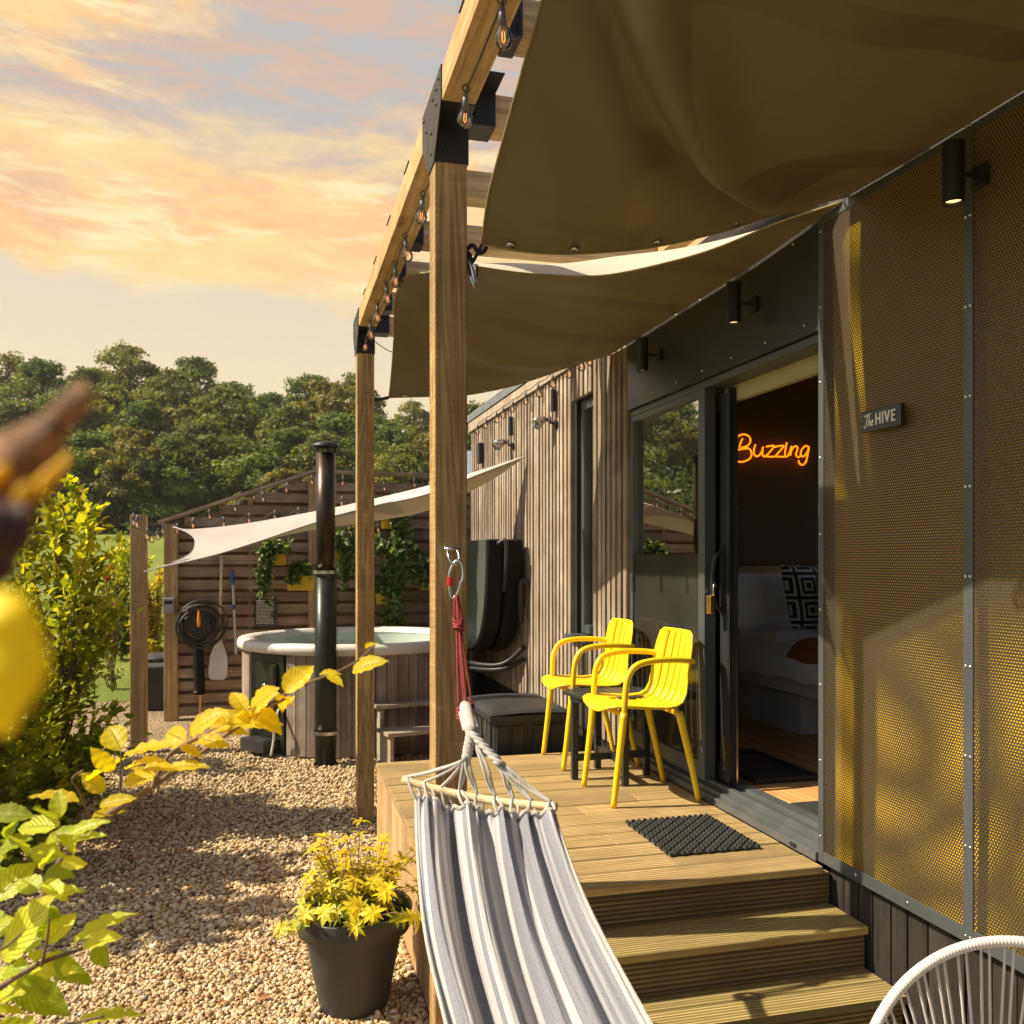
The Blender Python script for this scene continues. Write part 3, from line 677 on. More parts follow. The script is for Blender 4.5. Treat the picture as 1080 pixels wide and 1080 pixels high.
# ================================================================ DECK AND STEPS
deck = thing('deck', (1.28, 4.0, 0), 'raised timber deck with grooved boards and three steps in front of the cabin', 'deck')
b = MB(); y = 2.965
while y < 5.11:
    y1 = min(y+.142, 5.12); x0 = .56 if y > 3.09 else .637
    xs_ = [x0, XW-.018]
    if random.random() < .6: c = random.uniform(1.0, 1.7); xs_ = [x0, c, XW-.018]
    for i in range(len(xs_)-1): b.box((xs_[i]+.001, y, DZ-.028), (xs_[i+1]-.001, y1, DZ+random.uniform(-.001, .001)))
    y += .148
part('deck_boards', b, 'deck', deck, bevel=.003)
b = MB(); y = 3.13
while y < 5.1: b.box((.566, y, 0), (.588, min(y+.115, 5.115), DZ-.03)); y += .12
y_ = .64
part('side_boards', b, 'side', deck, bevel=.002)
b = MB(); b.box((.592, 3.12, 0), (XW+.02, 5.10, DZ-.035)); part('substructure', b, 'black_clad', deck)
zt_ = [DZ, .413, .262, .112]; yn = [2.965, 2.755, 2.555, 2.345]
rx = .645
for i in range(4):
    top = zt_[i]; nxt = zt_[i+1] if i < 3 else 0.
    part('riser', MB().box((rx, yn[i]+.018, nxt-.0), (XW+.02, yn[i]+.045, top-.030)), 'riser', deck)
for i in range(1, 4):
    b = MB(); xr = XW+.025
    b.box((rx-.01, yn[i], zt_[i]-.028), (xr, yn[i]+.118, zt_[i])); b.box((rx-.01, yn[i]+.123, zt_[i]-.028), (xr, yn[i-1]+.017, zt_[i]-.001))
    part('tread', b, 'tread', deck, bevel=.003)
    part('string_board', MB().box((rx, yn[i]+.05, 0), (rx+.03, yn[i-1]+.016, zt_[i]-.03)), 'side', deck)

# ================================================================ PERGOLA
PX0, PX1 = .525, .635
perg = thing('pergola', (.58, 3.0, 0), 'timber pergola with black metal corner brackets over the deck', 'pergola')
PY = [.09, 2.995, 5.89]
for y in PY:
    part('post', MB().box((PX0, y, 0), (PX1, y+.11, 3.175)), 'post', perg, bevel=.003)
part('beam', MB().box((PX0, -.6, 3.176), (PX1, 6.0, 3.288)), 'beam', perg, bevel=.003)
part('ledger_beam', MB().box((1.86, 3.1, 3.23), (1.95, 6.0, 3.288)), 'beam', perg)
RY = [.09, .67, 1.25, 1.83, 2.46, 2.995, 3.60, 4.19, 4.77, 5.35, 5.89]
for y in RY: part('rafter', MB().box((PX1+.001, y, 3.178), (1.858, y+.108, 3.286)), 'rafter', perg, bevel=.002)
def bracket(y, post):
    b = MB(); t_ = .004; BL_ = .098 if post else .045; z0, z1 = 3.174-t_, 3.288
    b.box((PX0-t_, y-.13 if post else y-.01, z1), (PX1+BL_, y+.24 if post else y+.12, z1+t_))
    b.box((PX1+.0015, y-t_, 3.178-t_), (PX1+BL_, y, z1)); b.box((PX1+.0015, y+.1085, 3.178-t_), (PX1+BL_, y+.1085+t_, z1)); b.box((PX1+.0015, y, 3.178-t_-.0005), (PX1+BL_, y+.1085, 3.1775))
    if post:
        b.box((PX0-t_-.001, y-t_, 3.035), (PX1+t_, y-.0005, z1-.116)); b.box((PX0-t_-.001, y+.1105, 3.035), (PX1+t_, y+.1105+t_, z1-.116))
        b.prism([(y-.13, 3.176), (y-.002, 3.035), (y+.112, 3.035), (y+.24, 3.176), (y+.24, 3.29), (y-.13, 3.29)], 'x', PX0-t_-.0005, PX0-.0005)
        b.box((PX1+.0005, y-.001, 3.035), (PX1+t_, y+.111, 3.176))
        b.box((PX0, y-.13, 3.1755-t_), (PX1, y-.005, 3.1755))
    else: b.box((PX1+.0006, y-.05, 3.178), (PX1+.004, y-.0045, 3.286))
    br = part('bracket', b, 'metal_black', perg)
    s = MB()
    pts = [(PX1+BL_*.3, y-t_, 3.21), (PX1+BL_*.75, y-t_, 3.255), (PX1+BL_*.75, y-t_, 3.2), (PX1+BL_*.3, y-t_, 3.26)]
    if post: pts += [(PX0+.03, y-t_, 3.07), (PX0+.08, y-t_, 3.11), (PX0+.03, y-t_, 3.15)]
    for p in pts: part('bolt', MB().ball(p, .007, 8, 5, (1, .6, 1)), 'metal_black', br, smooth=True)
    if post:
        for (yy, zz) in ((y-.10, 3.26), (y-.05, 3.2), (y-.05, 3.25), (y+.05, 3.08), (y+.05, 3.15), (y+.15, 3.2), (y+.2, 3.26), (y+.02, 3.25)): part('bolt', MB().ball((PX0-t_-.001, yy, zz), .007, 8, 5, (.6, 1, 1)), 'metal_black', br, smooth=True)
for y in RY: bracket(y, y in (.09, 2.995, 5.89))

# ================================================================ SAILS
def coons(A, B, C, D, n=56, sag=0., extra=None, lip=0., bulge=0.):
    """A(s) near edge, B(s) far edge, both s left to right; C(t) left edge, D(t) right edge, t near to far"""
    P00, P10, P01, P11 = interp(A, 0), interp(A, 1), interp(B, 0), interp(B, 1)
    def f(s, t):
        p = interp(A, s)*(1-t)+interp(B, s)*t+interp(C, t)*(1-s)+interp(D, t)*s-(P00*(1-s)*(1-t)+P10*s*(1-t)+P01*(1-s)*t+P11*s*t)
        p.z -= sag*math.sin(math.pi*s)*math.sin(math.pi*t)
        if lip: dv = interp(A, s)-(P00*(1-s)+P10*s); p += dv*((1-t)**lip-(1-t))
        if bulge: p.z += bulge*math.sin(math.pi*min(1, s*1.0))**.7*math.exp(-((t-.17)/.1)**2)*min(1, t*14)
        if extra: p.z += extra(p)*min(1, 6*s*(1-s)+.1)*min(1, 8*t*(1-t)+.05)
        return p
    return f
def polydist(p, pts):
    best = 9; side = 0
    for a, b_ in zip(pts[:-1], pts[1:]):
        a = Vector(a); b_ = Vector(b_); d = b_-a; q = Vector((p.x, p.y)); t = max(0, min(1, (q-a).dot(d)/d.dot(d))); w = q-(a+d*t)
        if w.length < best: best = w.length; side = 1 if d.x*w.y-d.y*w.x > 0 else -1
    return best*side
def eyelets(edge, n, root, off):
    for i in range(n):
        p = interp(edge, (i+.5)/n)+off
        o = MB().lathe([(.009, -.004), (.016, -.004), (.017, 0), (.016, .004), (.009, .004)], p, 14).build('eyelet', M['steel'], root, smooth=True)
# near sail
s1L = [(.68, .25, 2.78), (.67, .62, 2.93), (.66, 1.1, 3.08), (.655, 1.6, 3.15), (.655, 2.05, 3.145), (.66, 2.30, 3.075), (.665, 2.60, 2.965), (.67, 2.84, 2.865), (.69, 3.01, 2.777)]
s1F = [(.69, 3.01, 2.777), tuple(W(560, 266, Y=2.93)), tuple(W(615.6, 267, Y=2.90)), tuple(W(690, 260, Y=2.89)), tuple(W(760, 244.4, Y=2.885)), tuple(W(815, 227, Y=2.87)), (1.994, 2.825, 3.005)]
s1R = [(1.994, .3, 2.98), (1.994, .9, 2.985), (1.994, 1.5, 2.985), (1.994, 2.1, 2.99), (1.994, 2.5, 2.995), (1.994, 2.825, 3.005)]
s1N = [(.68, .25, 2.78), (1.0, .38, 2.78), (1.35, .42, 2.82), (1.65, .38, 2.9), (1.994, .3, 2.98)]
fold1 = [(.70, 1.62), (.81, 1.93), (1.0, 2.13), (1.25, 2.38), (1.436, 2.50), (1.63, 2.60), (1.95, 2.80)]
def ex1(p):
    d = polydist(p, fold1); tight = .075+.05*max(0, 1.9-p.x)
    d2 = polydist(p, [(x-.09, y+.09) for x, y in fold1]); fade = max(.12, 1-max(0, p.x-1.5)*1.6)
    r = (-.11*math.exp(-(d/(tight*.85))**2)+.085*math.exp(-(d2/.065)**2))*fade
    r += .010*math.sin(9*(p.x-1.965)+3*math.atan2(p.y-2.8, p.x-2.1)*2.2)*.6
    return r
sail1 = thing('shade_sail', (1.3, 1.6, 2.9), 'large khaki shade sail overhead, the nearer of the two, tied to the near post', 'shade sail', 'khaki shade sails over the deck')
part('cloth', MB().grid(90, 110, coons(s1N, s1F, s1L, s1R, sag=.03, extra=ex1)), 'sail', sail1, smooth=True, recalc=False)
def hem(root, edges):
    for e in edges: part('hem', MB().tube(curve(e, 40), .0045, 6), 'hemcloth', root, smooth=True)
M['hemcloth'] = plain('sail_hem', (.26, .20, .08), .8, var=.1)
hem(sail1, [s1L, s1F, s1N]); eyelets(s1L, 9, sail1, Vector((.035, 0, .0))); eyelets(s1F, 5, sail1, Vector((0, -.03, .004)))
# far sail
s2L = [(.70, 3.15, 2.745), (.68, 3.5, 2.86), (.67, 4.0, 2.985), (.655, 4.4, 3.10), (.65, 4.7, 3.155), (.655, 5.0, 3.14), (.685, 5.3, 2.99), (.71, 5.6, 2.865), (.735, 5.93, 2.765)]
s2N = [(.70, 3.15, 2.745), tuple(W(560, 289, Y=3.17)), tuple(W(634, 291, Y=3.17)), tuple(W(708, 276, Y=3.14)), tuple(W(760, 260, Y=3.10)), tuple(W(820, 235, Y=3.04)), (1.996, 2.87, 3.0)]
s2F = [(.735, 5.93, 2.765), (.95, 5.78, 2.755), (1.17, 5.70, 2.757), (1.44, 5.55, 2.798), (1.63, 5.42, 2.85), (1.80, 5.30, 2.905), (1.994, 5.2, 2.957)]
s2R = [(1.996, 2.87, 3.0), (1.996, 3.5, 2.968), (1.996, 4.1, 2.962), (1.996, 4.7, 2.958), (1.994, 5.2, 2.957)]
fold2 = [(.70, 4.85), (.95, 5.02), (1.25, 5.15), (1.6, 5.2), (1.95, 5.2)]
def ex2(p):
    d = polydist(p, fold2)
    r = -.022*math.exp(-(d/.07)**2)
    r += .006*math.sin(20*p.y+5*math.sin(2*p.x))*.6*max(0, 1-abs(p.x-1.0)/.7)
    return r
sail2 = thing('shade_sail', (1.3, 4.4, 2.9), 'khaki shade sail hanging over the deck behind the near post, the farther of the two', 'shade sail', 'khaki shade sails over the deck')
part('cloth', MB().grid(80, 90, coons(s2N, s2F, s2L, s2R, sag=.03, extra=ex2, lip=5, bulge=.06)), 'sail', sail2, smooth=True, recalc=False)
hem(sail2, [s2L, s2N, s2F]); eyelets(s2L, 8, sail2, Vector((.035, 0, 0))); eyelets(s2F, 6, sail2, Vector((0, -.03, .003)))
# hooks and cords holding the sails
def cord(name, pts, r, m, root): return MB().tube(curve(pts, 16), r, 6).build(name, M[m], root, smooth=True)
cord('bungee', [(.632, 3.05, 2.70), (.66, 3.03, 2.72), (.69, 3.01, 2.777)], .006, 'metal_black', sail1)
cord('hook', [(.637, 3.04, 2.76), (.66, 3.02, 2.775), (.68, 3.02, 2.75), (.70, 3.02, 2.76), (.712, 3.02, 2.79)], .008, 'metal_black', sail1)
cord('hook', [(.637, 3.06, 2.73), (.66, 3.08, 2.705), (.69, 3.12, 2.70), (.70, 3.15, 2.745)], .008, 'metal_black', sail2)
cord('strap', [(.640, 3.02, 2.72), (.655, 3.0, 2.68), (.66, 3.0, 2.63), (.648, 3.0, 2.66)], .008, 'steel', sail2)
part('clamp', MB().ball((.645, 3.04, 2.725), .028, 12, 8, (.7, 1, 1.3)), 'metal_black', sail1, smooth=True)
cord('bungee', [(.60, 5.95, 2.745), (.66, 5.94, 2.748), (.735, 5.93, 2.765)], .011, 'metal_black', sail2)
cord('cord', [(.60, 4.62, 3.176), (.63, 4.65, 3.15), (.655, 4.7, 3.152)], .005, 'metal_black', sail2)
cord('cord', [(.60, 1.7, 3.176), (.63, 1.7, 3.15), (.655, 1.7, 3.15)], .005, 'metal_black', sail1)
cord('shackle', [(XW, 2.82, 3.03), (1.99, 2.83, 3.01), (1.965, 2.84, 3.0), (1.975, 2.86, 3.015), (XW, 2.85, 3.03)], .004, 'steel', sail1)

# white sail by the tub
A3 = W(187, 557, Z=9.45); B3 = W(156, 602, Z=7.72); C3 = W(554, 481.5, X=XW-.02)
def edge3(px, z0, z1):
    n = len(px); return [W(u, v, Z=z0+(z1-z0)*(u-px[0][0])/(px[-1][0]-px[0][0])) for u, v in px]
nearE = edge3([(170, 598), (220, 587), (265, 573.5), (336, 550), (394, 534), (448, 522), (506, 500), (540, 487), (554, 481.5)], 7.8, C3.y/(.9668-.0146*.2554))
farE = edge3([(187, 557), (205, 557.8), (256, 552.5), (336, 538.5), (394, 526), (448, 513), (506, 496), (540, 485), (554, 481)], 9.45, C3.y/(.9668-.0146*.2554))
side = [W(170, 598, Z=7.8), W(186, 592, Z=8.2), W(201.5, 583.6, Z=8.5), W(206, 574, Z=8.8), W(204.6, 567, Z=9.0), W(197, 561, Z=9.25), W(187, 557, Z=9.45)]
def s3(s, t):
    N_, F_ = interp(nearE, s), interp(farE, s)
    p = N_*(1-t)+F_*t
    L_ = side[0]*(1-t)+side[-1]*t; p += (interp(side, t)-L_)*max(0, 1-s*1.0)**5
    p.z -= .20*math.sin(math.pi*t)*max(0, math.sin(math.pi*min(1, s*1.02)))**1.3*min(1, s*1.6)
    return p
sail3 = thing('shade_sail', (.3, 8.4, 2.0), 'cream triangular shade sail stretched above the hot tub', 'shade sail')
part('cloth', MB().grid(70, 24, s3), 'sail_white', sail3, smooth=True, recalc=False)
part('hem', MB().tube(curve(nearE, 50), .008, 6).tube(curve(side, 20), .008, 6), 'sail_white', sail3, smooth=True)
cord('rope', [side[0], W(160, 601, Z=7.75), W(152, 603, Z=7.72)], .006, 'white_rope', sail3)
cord('rope', [side[-1], W(184, 556, Z=9.5), W(181, 555.5, Z=9.6)], .006, 'white_rope', sail3)
# ================================================================ LEAVES
def leaf(b, p, d, n, L, Wd, curl=.15, nl=5, tint=None, wavy=0., fold=.25, store=None, ser=0.):
    """a pointed oval blade from its base p along d, upper face n"""
    d = Vector(d).normalized(); n = Vector(n); n = (n-d*n.dot(d)).normalized(); x = d.cross(n)
    vs = []; ph = random.random()*6
    for i in range(nl+1):
        t = i/nl; w = Wd*.5*math.sin(math.pi*(t**.82*.96+.02))**(.8 if t < .6 else .8+.9*(t-.6))*(1+ser*((i%2)*2-1)*(t > .12))
        for k in (-1, -.5, 0, .5, 1):
            lift = fold*w*abs(k)+wavy*L*math.sin(ph+t*26+k)*abs(k)**2
            vs.append(Vector(p)+d*(L*t*(1-.1*curl*t))+x*(w*k)+n*(lift-curl*L*t*t))
            if store is not None: store[0].append(k); store[1].append(t)
    fs = [(i*5+k, i*5+k+1, i*5+k+6, i*5+k+5) for i in range(nl) for k in range(4)]
    b.add(vs, fs, tint)
def rv(): 
    v = Vector((random.gauss(0,1), random.gauss(0,1), random.gauss(0,1))); return v.normalized()
def quickleaf(b, p, d, n, L, w, tint=None):
    d = d.normalized(); x = d.cross(n); x = x.normalized() if x.length > 1e-4 else d.orthogonal().normalized(); m = x.cross(d)
    b.add([p, p+d*L*.45+x*w*.5+m*w*.12, p+d*L, p+d*L*.45-x*w*.5+m*w*.12], [(0, 1, 2, 3)], tint)

def np_leaf_mesh(name, C, D, Nn, L, Wd, tint, mat, parent):
    """many small diamond leaves at once; all inputs numpy arrays, local to the parent"""
    D /= np.linalg.norm(D, axis=1, keepdims=True); X = np.cross(D, Nn); X /= (np.linalg.norm(X, axis=1, keepdims=True)+1e-9)
    Mn = np.cross(X, D); L = L[:, None]; Wd = Wd[:, None]
    v = np.stack([C-D*L*.5, C+X*Wd*.5+Mn*Wd*.15, C+D*L*.5, C-X*Wd*.5+Mn*Wd*.15], 1).reshape(-1, 3); n = len(C)
    me = bpy.data.meshes.new(name); me.vertices.add(4*n); me.vertices.foreach_set('co', v.reshape(-1))
    me.loops.add(4*n); me.loops.foreach_set('vertex_index', np.arange(4*n)); me.polygons.add(n)
    me.polygons.foreach_set('loop_start', np.arange(n)*4); me.polygons.foreach_set('loop_total', np.full(n, 4)); me.update()
    a = me.attributes.new('tint', 'FLOAT', 'POINT'); a.data.foreach_set('value', np.repeat(np.clip(tint, 0, 1), 4))
    me.materials.append(mat); o = bpy.data.objects.new(name, me); COL.objects.link(o); o.parent = parent; ORG[o] = ORG[parent]
    return o

# ================================================================ WOODLAND
def make_tree(H, Wd, mat, seed, name, label, nleaf=20000, ls=.36, low=.12, clumps=34, flat=1.):
    rs = np.random.RandomState(seed); random.seed(seed)
    r = thing(name, (0, 0, 0), label, 'tree', 'woodland trees on the rising ground')
    tr = MB(); cs = []
    for i in range(int(clumps*2.1)):
        z = low+(1-low)*rs.rand()**.85; k = math.sin(math.pi*min(1, ((z-low*.6)/(1-low*.6)))**.75)**.6 if z < .995 else .2
        a = rs.rand()*6.283; q = (rs.rand()**.55)*k
        c = np.array([math.cos(a)*q*Wd/2, math.sin(a)*q*Wd/2, z*H*.93]); cr = H*(.040+.075*rs.rand()**1.6)*(1.2-.35*z)
        cs.append((c, cr))
    tr.tube(curve([(0, 0, -1), (.1, 0, H*.2), (-.15, .1, H*.45), (.1, 0, H*.85)], 8), [H*.024*(1-.1*i) for i in range(9)], 8)
    for c, cr in cs[:20]:
        z0 = max(H*.12, c[2]*.6); tr.tube(curve([(0, 0, z0), tuple((c*np.array([.5, .5, 1]))*.5+np.array([0, 0, (z0+c[2])*.25])), tuple(c)], 5), [H*.010*(1-.16*i) for i in range(6)], 5)
    tr.build('trunk', M['bark'], r, smooth=True)
    w = np.array([cr**2 for _, cr in cs]); w /= w.sum(); idx = rs.choice(len(cs), nleaf, p=w)
    cc = np.array([c for c, _ in cs])[idx]; rr = np.array([cr for _, cr in cs])[idx]
    d = rs.normal(size=(nleaf, 3)); d /= np.linalg.norm(d, axis=1, keepdims=True); d[:, 2] = np.where(d[:, 2] < -.6, -d[:, 2]*.6, d[:, 2])
    rad = rr*(.45+.62*rs.rand(nleaf)**.45)*(1+.22*np.sin(5*d[:, 0]+idx)+.18*np.sin(7*d[:, 1]+3*idx))
    C = cc+d*rad[:, None]*np.array([1.15, 1.15, .8*flat]); N_ = d+rs.normal(size=d.shape)*.55
    D = np.cross(N_, rs.normal(size=d.shape)); L = ls*(.6+.8*rs.rand(nleaf)); tn = .48+.36*(rs.rand(len(cs))[idx]-.5)*2+rs.normal(size=nleaf)*.18
    np_leaf_mesh('crown', C, D, N_, L, L*.72, tn, M[mat], r)
    return r
G = 'woodland trees on the rising ground'
proto = [make_tree(14, 10.5, 'tree_b', 11, 'broadleaf_tree', 'x', clumps=40), make_tree(15, 10, 'tree_a', 12, 'broadleaf_tree', 'x', clumps=40),
         make_tree(16, 8.5, 'tree_a', 13, 'tall_tree', 'x', low=.2, clumps=38, nleaf=17000, flat=.9), make_tree(11, 9, 'tree_c', 14, 'broadleaf_tree', 'x'),
         make_tree(16.5, 10.5, 'tree_b', 15, 'spreading_tree', 'x', low=.3, clumps=36, nleaf=15000, flat=.85)]
LBL = ['rounded light green tree in the woodland belt behind the meadow', 'dense dark green tree in the woodland belt behind the meadow',
       'tall narrow dark tree standing in the woodland belt', 'bronze tinged rounded tree in the woodland belt', 'tall tree with open flat layered crown on the woodland skyline']
used = [False]*5; random.seed(3)
# (u of the trunk, v of the crown's top, depth, kind)
TR = [(-330,380,70,1),(-250,372,72,0),(-190,385,66,3),(-140,376,74,1),(-90,380,70,0),(-45,374,76,1),
      (8,366,84,4),(45,372,80,2),(92,380,78,1),(135,357,82,4),(178,384,76,0),(205,371,84,2),(245,396,80,1),(285,408,78,2),(330,386,78,1),(372,388,84,0),(338,392,74,3),
      (-10,410,64,1),(25,418,62,0),(70,405,65,1),(112,398,66,0),(150,412,63,1),(190,418,64,3),(232,402,65,0),(272,418,66,1),(315,420,64,0),(355,425,62,1),(392,428,66,1),(262,410,72,2),
      (-20,450,56,1),(30,458,54,1),(88,448,55,1),(135,440,54,3),(180,452,54,1),(222,436,56,0),(262,458,55,1),(305,440,54,1),(345,450,54,0),(385,478,54,0),(300,484,46,3),
      (436,418,96,4),(412,440,60,1),(468,430,100,2),(425,462,52,0),(455,448,54,3),(478,440,56,1),(500,418,60,0),(520,414,62,1),(545,410,60,0),(575,405,62,1)]
ub = {}
for i, (u, v, Z, k) in enumerate(TR):
    top = W(u, v, Z=Z); gz = hill(top.x, top.y); h0 = (14, 15, 16, 11, 16.5)[k]; s = max(.35, (top.z-gz)/h0)
    wx = random.uniform(.9, 1.15)*(1 if s > .6 else 1.15)
    dsc = 'outside the left edge' if u < -40 else 'at the far left' if u < 60 else 'left of the free standing post' if u < 130 else 'above the fence\'s low end' if u < 240 else 'over the fence ridge' if u < 345 else 'seen beside the far pergola post' if u < 440 else 'seen beyond the cabin roof'
    row = 'in the back row' if Z >= 70 else 'in the middle row' if Z >= 60 else 'in the front row'
    kindname = ['light green', 'dark green', 'tall narrow', 'bronze tinged', 'open layered'][k]
    lab0 = f'{kindname} tree {row} {dsc}'; ub[lab0] = ub.get(lab0, 0)+1
    lab = ('' if ub[lab0] == 1 else 'second ' if ub[lab0] == 2 else 'third ' if ub[lab0] == 3 else 'fourth ' if ub[lab0] == 4 else 'fifth ')+lab0
    loc = (top.x, top.y, gz-.3)
    if not used[k]: o = proto[k]; used[k] = True; o.location = loc; o['label'] = lab
    else: o = dup(proto[k], loc, random.uniform(0, 6.28), lab)
    o.scale = (s*wx*1.12, s*wx*1.12, s)
# the scrub closing the view beneath the crowns
def undergrowth():
    n = 60000; rs = np.random.RandomState(5); x = rs.uniform(-75, 45, n); y = 57+rs.rand(n)*14+2*np.sin(x*.3)
    z = np.array([hill(a, c) for a, c in zip(x, y)])+rs.rand(n)**.8*(3.2+1.2*np.sin(x*.45)+np.sin(x*1.3))
    r = bpy.data.objects.new('undergrowth_anchor', None)
    ORG[r] = Vector((0, 0, 0)); d = rs.normal(size=(n, 3)); L = .18+.22*rs.rand(n)
    o = np_leaf_mesh('undergrowth', np.stack([x, y, z], 1), np.cross(d, rs.normal(size=(n, 3))), d, L, L*.8, rs.rand(n)*.5, M['tree_a'], r)
    o.parent = None; bpy.data.objects.remove(r); tag(o, 'dark tangled undergrowth along the foot of the woodland', 'undergrowth', kind='stuff')
undergrowth()

# far shed roof by the cabin corner
sh = thing('shed', W(492, 500, Y=15.5), 'pale shed with blue grey roof glimpsed past the cabin corner', 'shed')
c0 = W(484, 503, Y=15.5); c1 = W(505, 503, Y=15.5)
MB().box((c0.x-.05, 15.5, 0), (c1.x+2, 18, c0.z)).build('wall', M['white_plastic'], sh)
MB().prism([(15.3, c0.z), (16.8, c0.z+.55), (18.2, c0.z), (18.2, c0.z+.05), (16.8, c0.z+.62), (15.3, c0.z+.05)], 'x', c0.x-.1, c1.x+2.1).build('roof', M['far_roof'], sh)

# ================================================================ SLATTED FENCE
FY = 10.2; fx0 = W(173, 600, Y=FY).x; fx1 = 2.55; xA = W(331, 498, Y=FY).x
zt0 = W(173, 552, Y=FY).z; zA = W(333, 498, Y=FY).z; zB = zA-.02
def ftop(x): return zt0+(zA-zt0)*(x-fx0)/(xA-fx0) if x < xA else zA+(zB-zA)*(x-xA)/(fx1-xA)
fence = thing('slatted_fence', (.7, FY, 0), 'tall horizontal slatted timber screen with peaked top behind the hot tub', 'fence')
b = MB(); z = .04
while z < zA:
    h = .098
    x0 = fx0 if z+h < zt0 else fx0+(xA-fx0)*(z+h-zt0)/(zA-zt0)
    if z+h < zA-.01: b.box((x0+.01, FY+.03+random.uniform(-.003, .003), z), (fx1, FY+.052, z+h))
    z += .135
part('slat_panel', b, 'fence', fence, bevel=.002)
b = MB(); z = .108
while z < zA-.2:
    x0 = fx0 if z+.098 < zt0 else fx0+(xA-fx0)*(z+.098-zt0)/(zA-zt0)
    b.box((x0+.06, FY+.115, z), (fx1, FY+.137, z+.098)); z += .135
part('slat_panel', b, 'fence', fence, label='rear layer of slats set between the front ones')
for x in (fx0, fx0+.85, fx0+1.75, xA-.06, fx0+3.0):
    w = .14 if x in (fx0, xA-.06) else .05; d = .0 if x in (fx0, xA-.06) else .056
    part('post', MB().box((x, FY-.03+(.06 if d else 0)+d*.5, 0), (x+w, FY+(.112 if not d else .112), ftop(x+w*.5)-.03)), 'fpost', fence, bevel=.003)
x9 = W(496, 560, Y=FY).x; part('post', MB().box((x9, FY-.04, 0), (x9+.2, FY+.1, W(496, 506, Y=FY).z)), 'fpost', fence, bevel=.003, label='dark end post by the cabin corner')
b = MB(); b.bar((fx0-.06, FY+.05, zt0+.01), (xA, FY+.05, zA+.012), .2, .03); b.bar((xA, FY+.05, zA+.012), (fx1, FY+.05, zB+.012), .2, .03)
part('coping', b, 'fence', fence, label='sloping capping board')
# free standing post
fp = W(145.5, 796, z=0.); ptop = W(145.5, 543, Z=(fp.y/(CT-(145.5-540)/F*ST))).z
pst = thing('wooden_post', (fp.x, fp.y, 0), 'free standing square timber post left of the fence', 'post')
MB().box((fp.x-.065, fp.y, .06), (fp.x+.065, fp.y+.13, ptop)).build('shaft', M['fpost'], pst, bevel=.004)
MB().box((fp.x-.08, fp.y-.01, 0), (fp.x+.08, fp.y+.14, .065)).build('foot', M['metal_black'], pst, bevel=.004)
# things hanging on the fence
def FP(u, v, off=0.): return W(u, v, Y=FY+off)
kb = FP(178, 639, -.05); r = thing('key_box', kb, 'small grey key safe on the left fence post', 'key box')
MB().box((kb.x-.062, kb.y-.02, kb.z-.085), (kb.x+.062, kb.y+.018, kb.z+.085)).build('body', M['grey_box'], r, bevel=.012, seg=3)
MB().box((kb.x-.04, kb.y-.024, kb.z+.02), (kb.x+.04, kb.y-.0205, kb.z+.055)).build('lid', M['metal_black'], r, bevel=.002)
hc = FP(210, 658, -.10); r = thing('hose_reel', hc, 'coiled black garden hose hung on the fence with orange nozzle', 'hose')
b = MB(); random.seed(4)
for i in range(9):
    rr = .15+.02*i*.6; ox, oz = random.uniform(-.035, .05), random.uniform(-.04, .03); ty = random.uniform(-.03, .05)
    b.tube([(hc.x+ox+rr*math.cos(a), hc.y-.02-i*.008+ty*math.sin(a+i), hc.z+oz+rr*.95*math.sin(a)) for a in [2*math.pi*k/28 for k in range(28)]], .010, 6, closed=True)
hs = b.build('hose', M['black_plastic'], r, smooth=True)
MB().cyl((hc.x+.02, hc.y-.01, hc.z), (hc.x+.02, hc.y+.1, hc.z), .15, n=28).build('reel', M['black_plastic'], r, bevel=.01)
MB().lathe([(.001, -.07), (.016, -.06), (.020, 0), (.014, .05), (.008, .10), (.001, .11)], (hc.x+.005, hc.y-.12, hc.z+.04), 14).build('nozzle', M['orange'], r, smooth=True)
p0, p1 = FP(209, 690, -.08), FP(211, 732, -.07)
pr = thing('tap_pipe', (p1.x, p1.y, 0), 'black lagged stand pipe under the coiled hose', 'pipe')
MB().tube(curve([(p0.x, p0.y, p0.z+.1), (p0.x+.01, p0.y, (p0.z+p1.z)/2), (p1.x, p1.y, p1.z)], 10), .055, 14).build('lagging', M['black_vinyl'], pr, smooth=True)
MB().cyl((p1.x, p1.y, .0), (p1.x, p1.y, p1.z), .014, n=10).build('pipe', M['brass'], pr)
MB().box((p1.x-.06, p1.y-.05, p1.z+.02), (p1.x-.03, p1.y-.01, p1.z+.04)).build('valve', M['steel'], pr, bevel=.004)
q0, q1 = FP(234, 586, -.05), FP(231.5, 672, -.06); bl = FP(229.5, 717, -.08)
r = thing('paddle', (bl.x, bl.y, bl.z), 'wooden shafted paddle with white blade hanging on the fence', 'paddle')
MB().cyl(q0, q1, .016, n=12).build('shaft', M['pale_wood'], r, smooth=True)
k = Vector(q1); e = Vector(bl); ax = (e-k).normalized(); sd_ = Vector((ax.z, 0, -ax.x)).normalized(); ln = (e-k).length
b = MB(); prof = [(0, .022), (.12, .03), (.25, .06), (.45, .088), (.75, .098), (.93, .092), (1, .06)]
def pad(s, t): 
    x = (s-.5)*2; i = t*(len(prof)-1); j = min(int(i), len(prof)-2); f = i-j; w = prof[j][1]*(1-f)+prof[j+1][1]*f; L = prof[j][0]*(1-f)+prof[j+1][0]*f
    return k+ax*(ln*L)+sd_*(x*w)+Vector((0, -1, 0))*(.015*x*x)
b.grid(12, 24, pad); b.build('blade', M['white_plastic'], r, smooth=True, solid=.008)
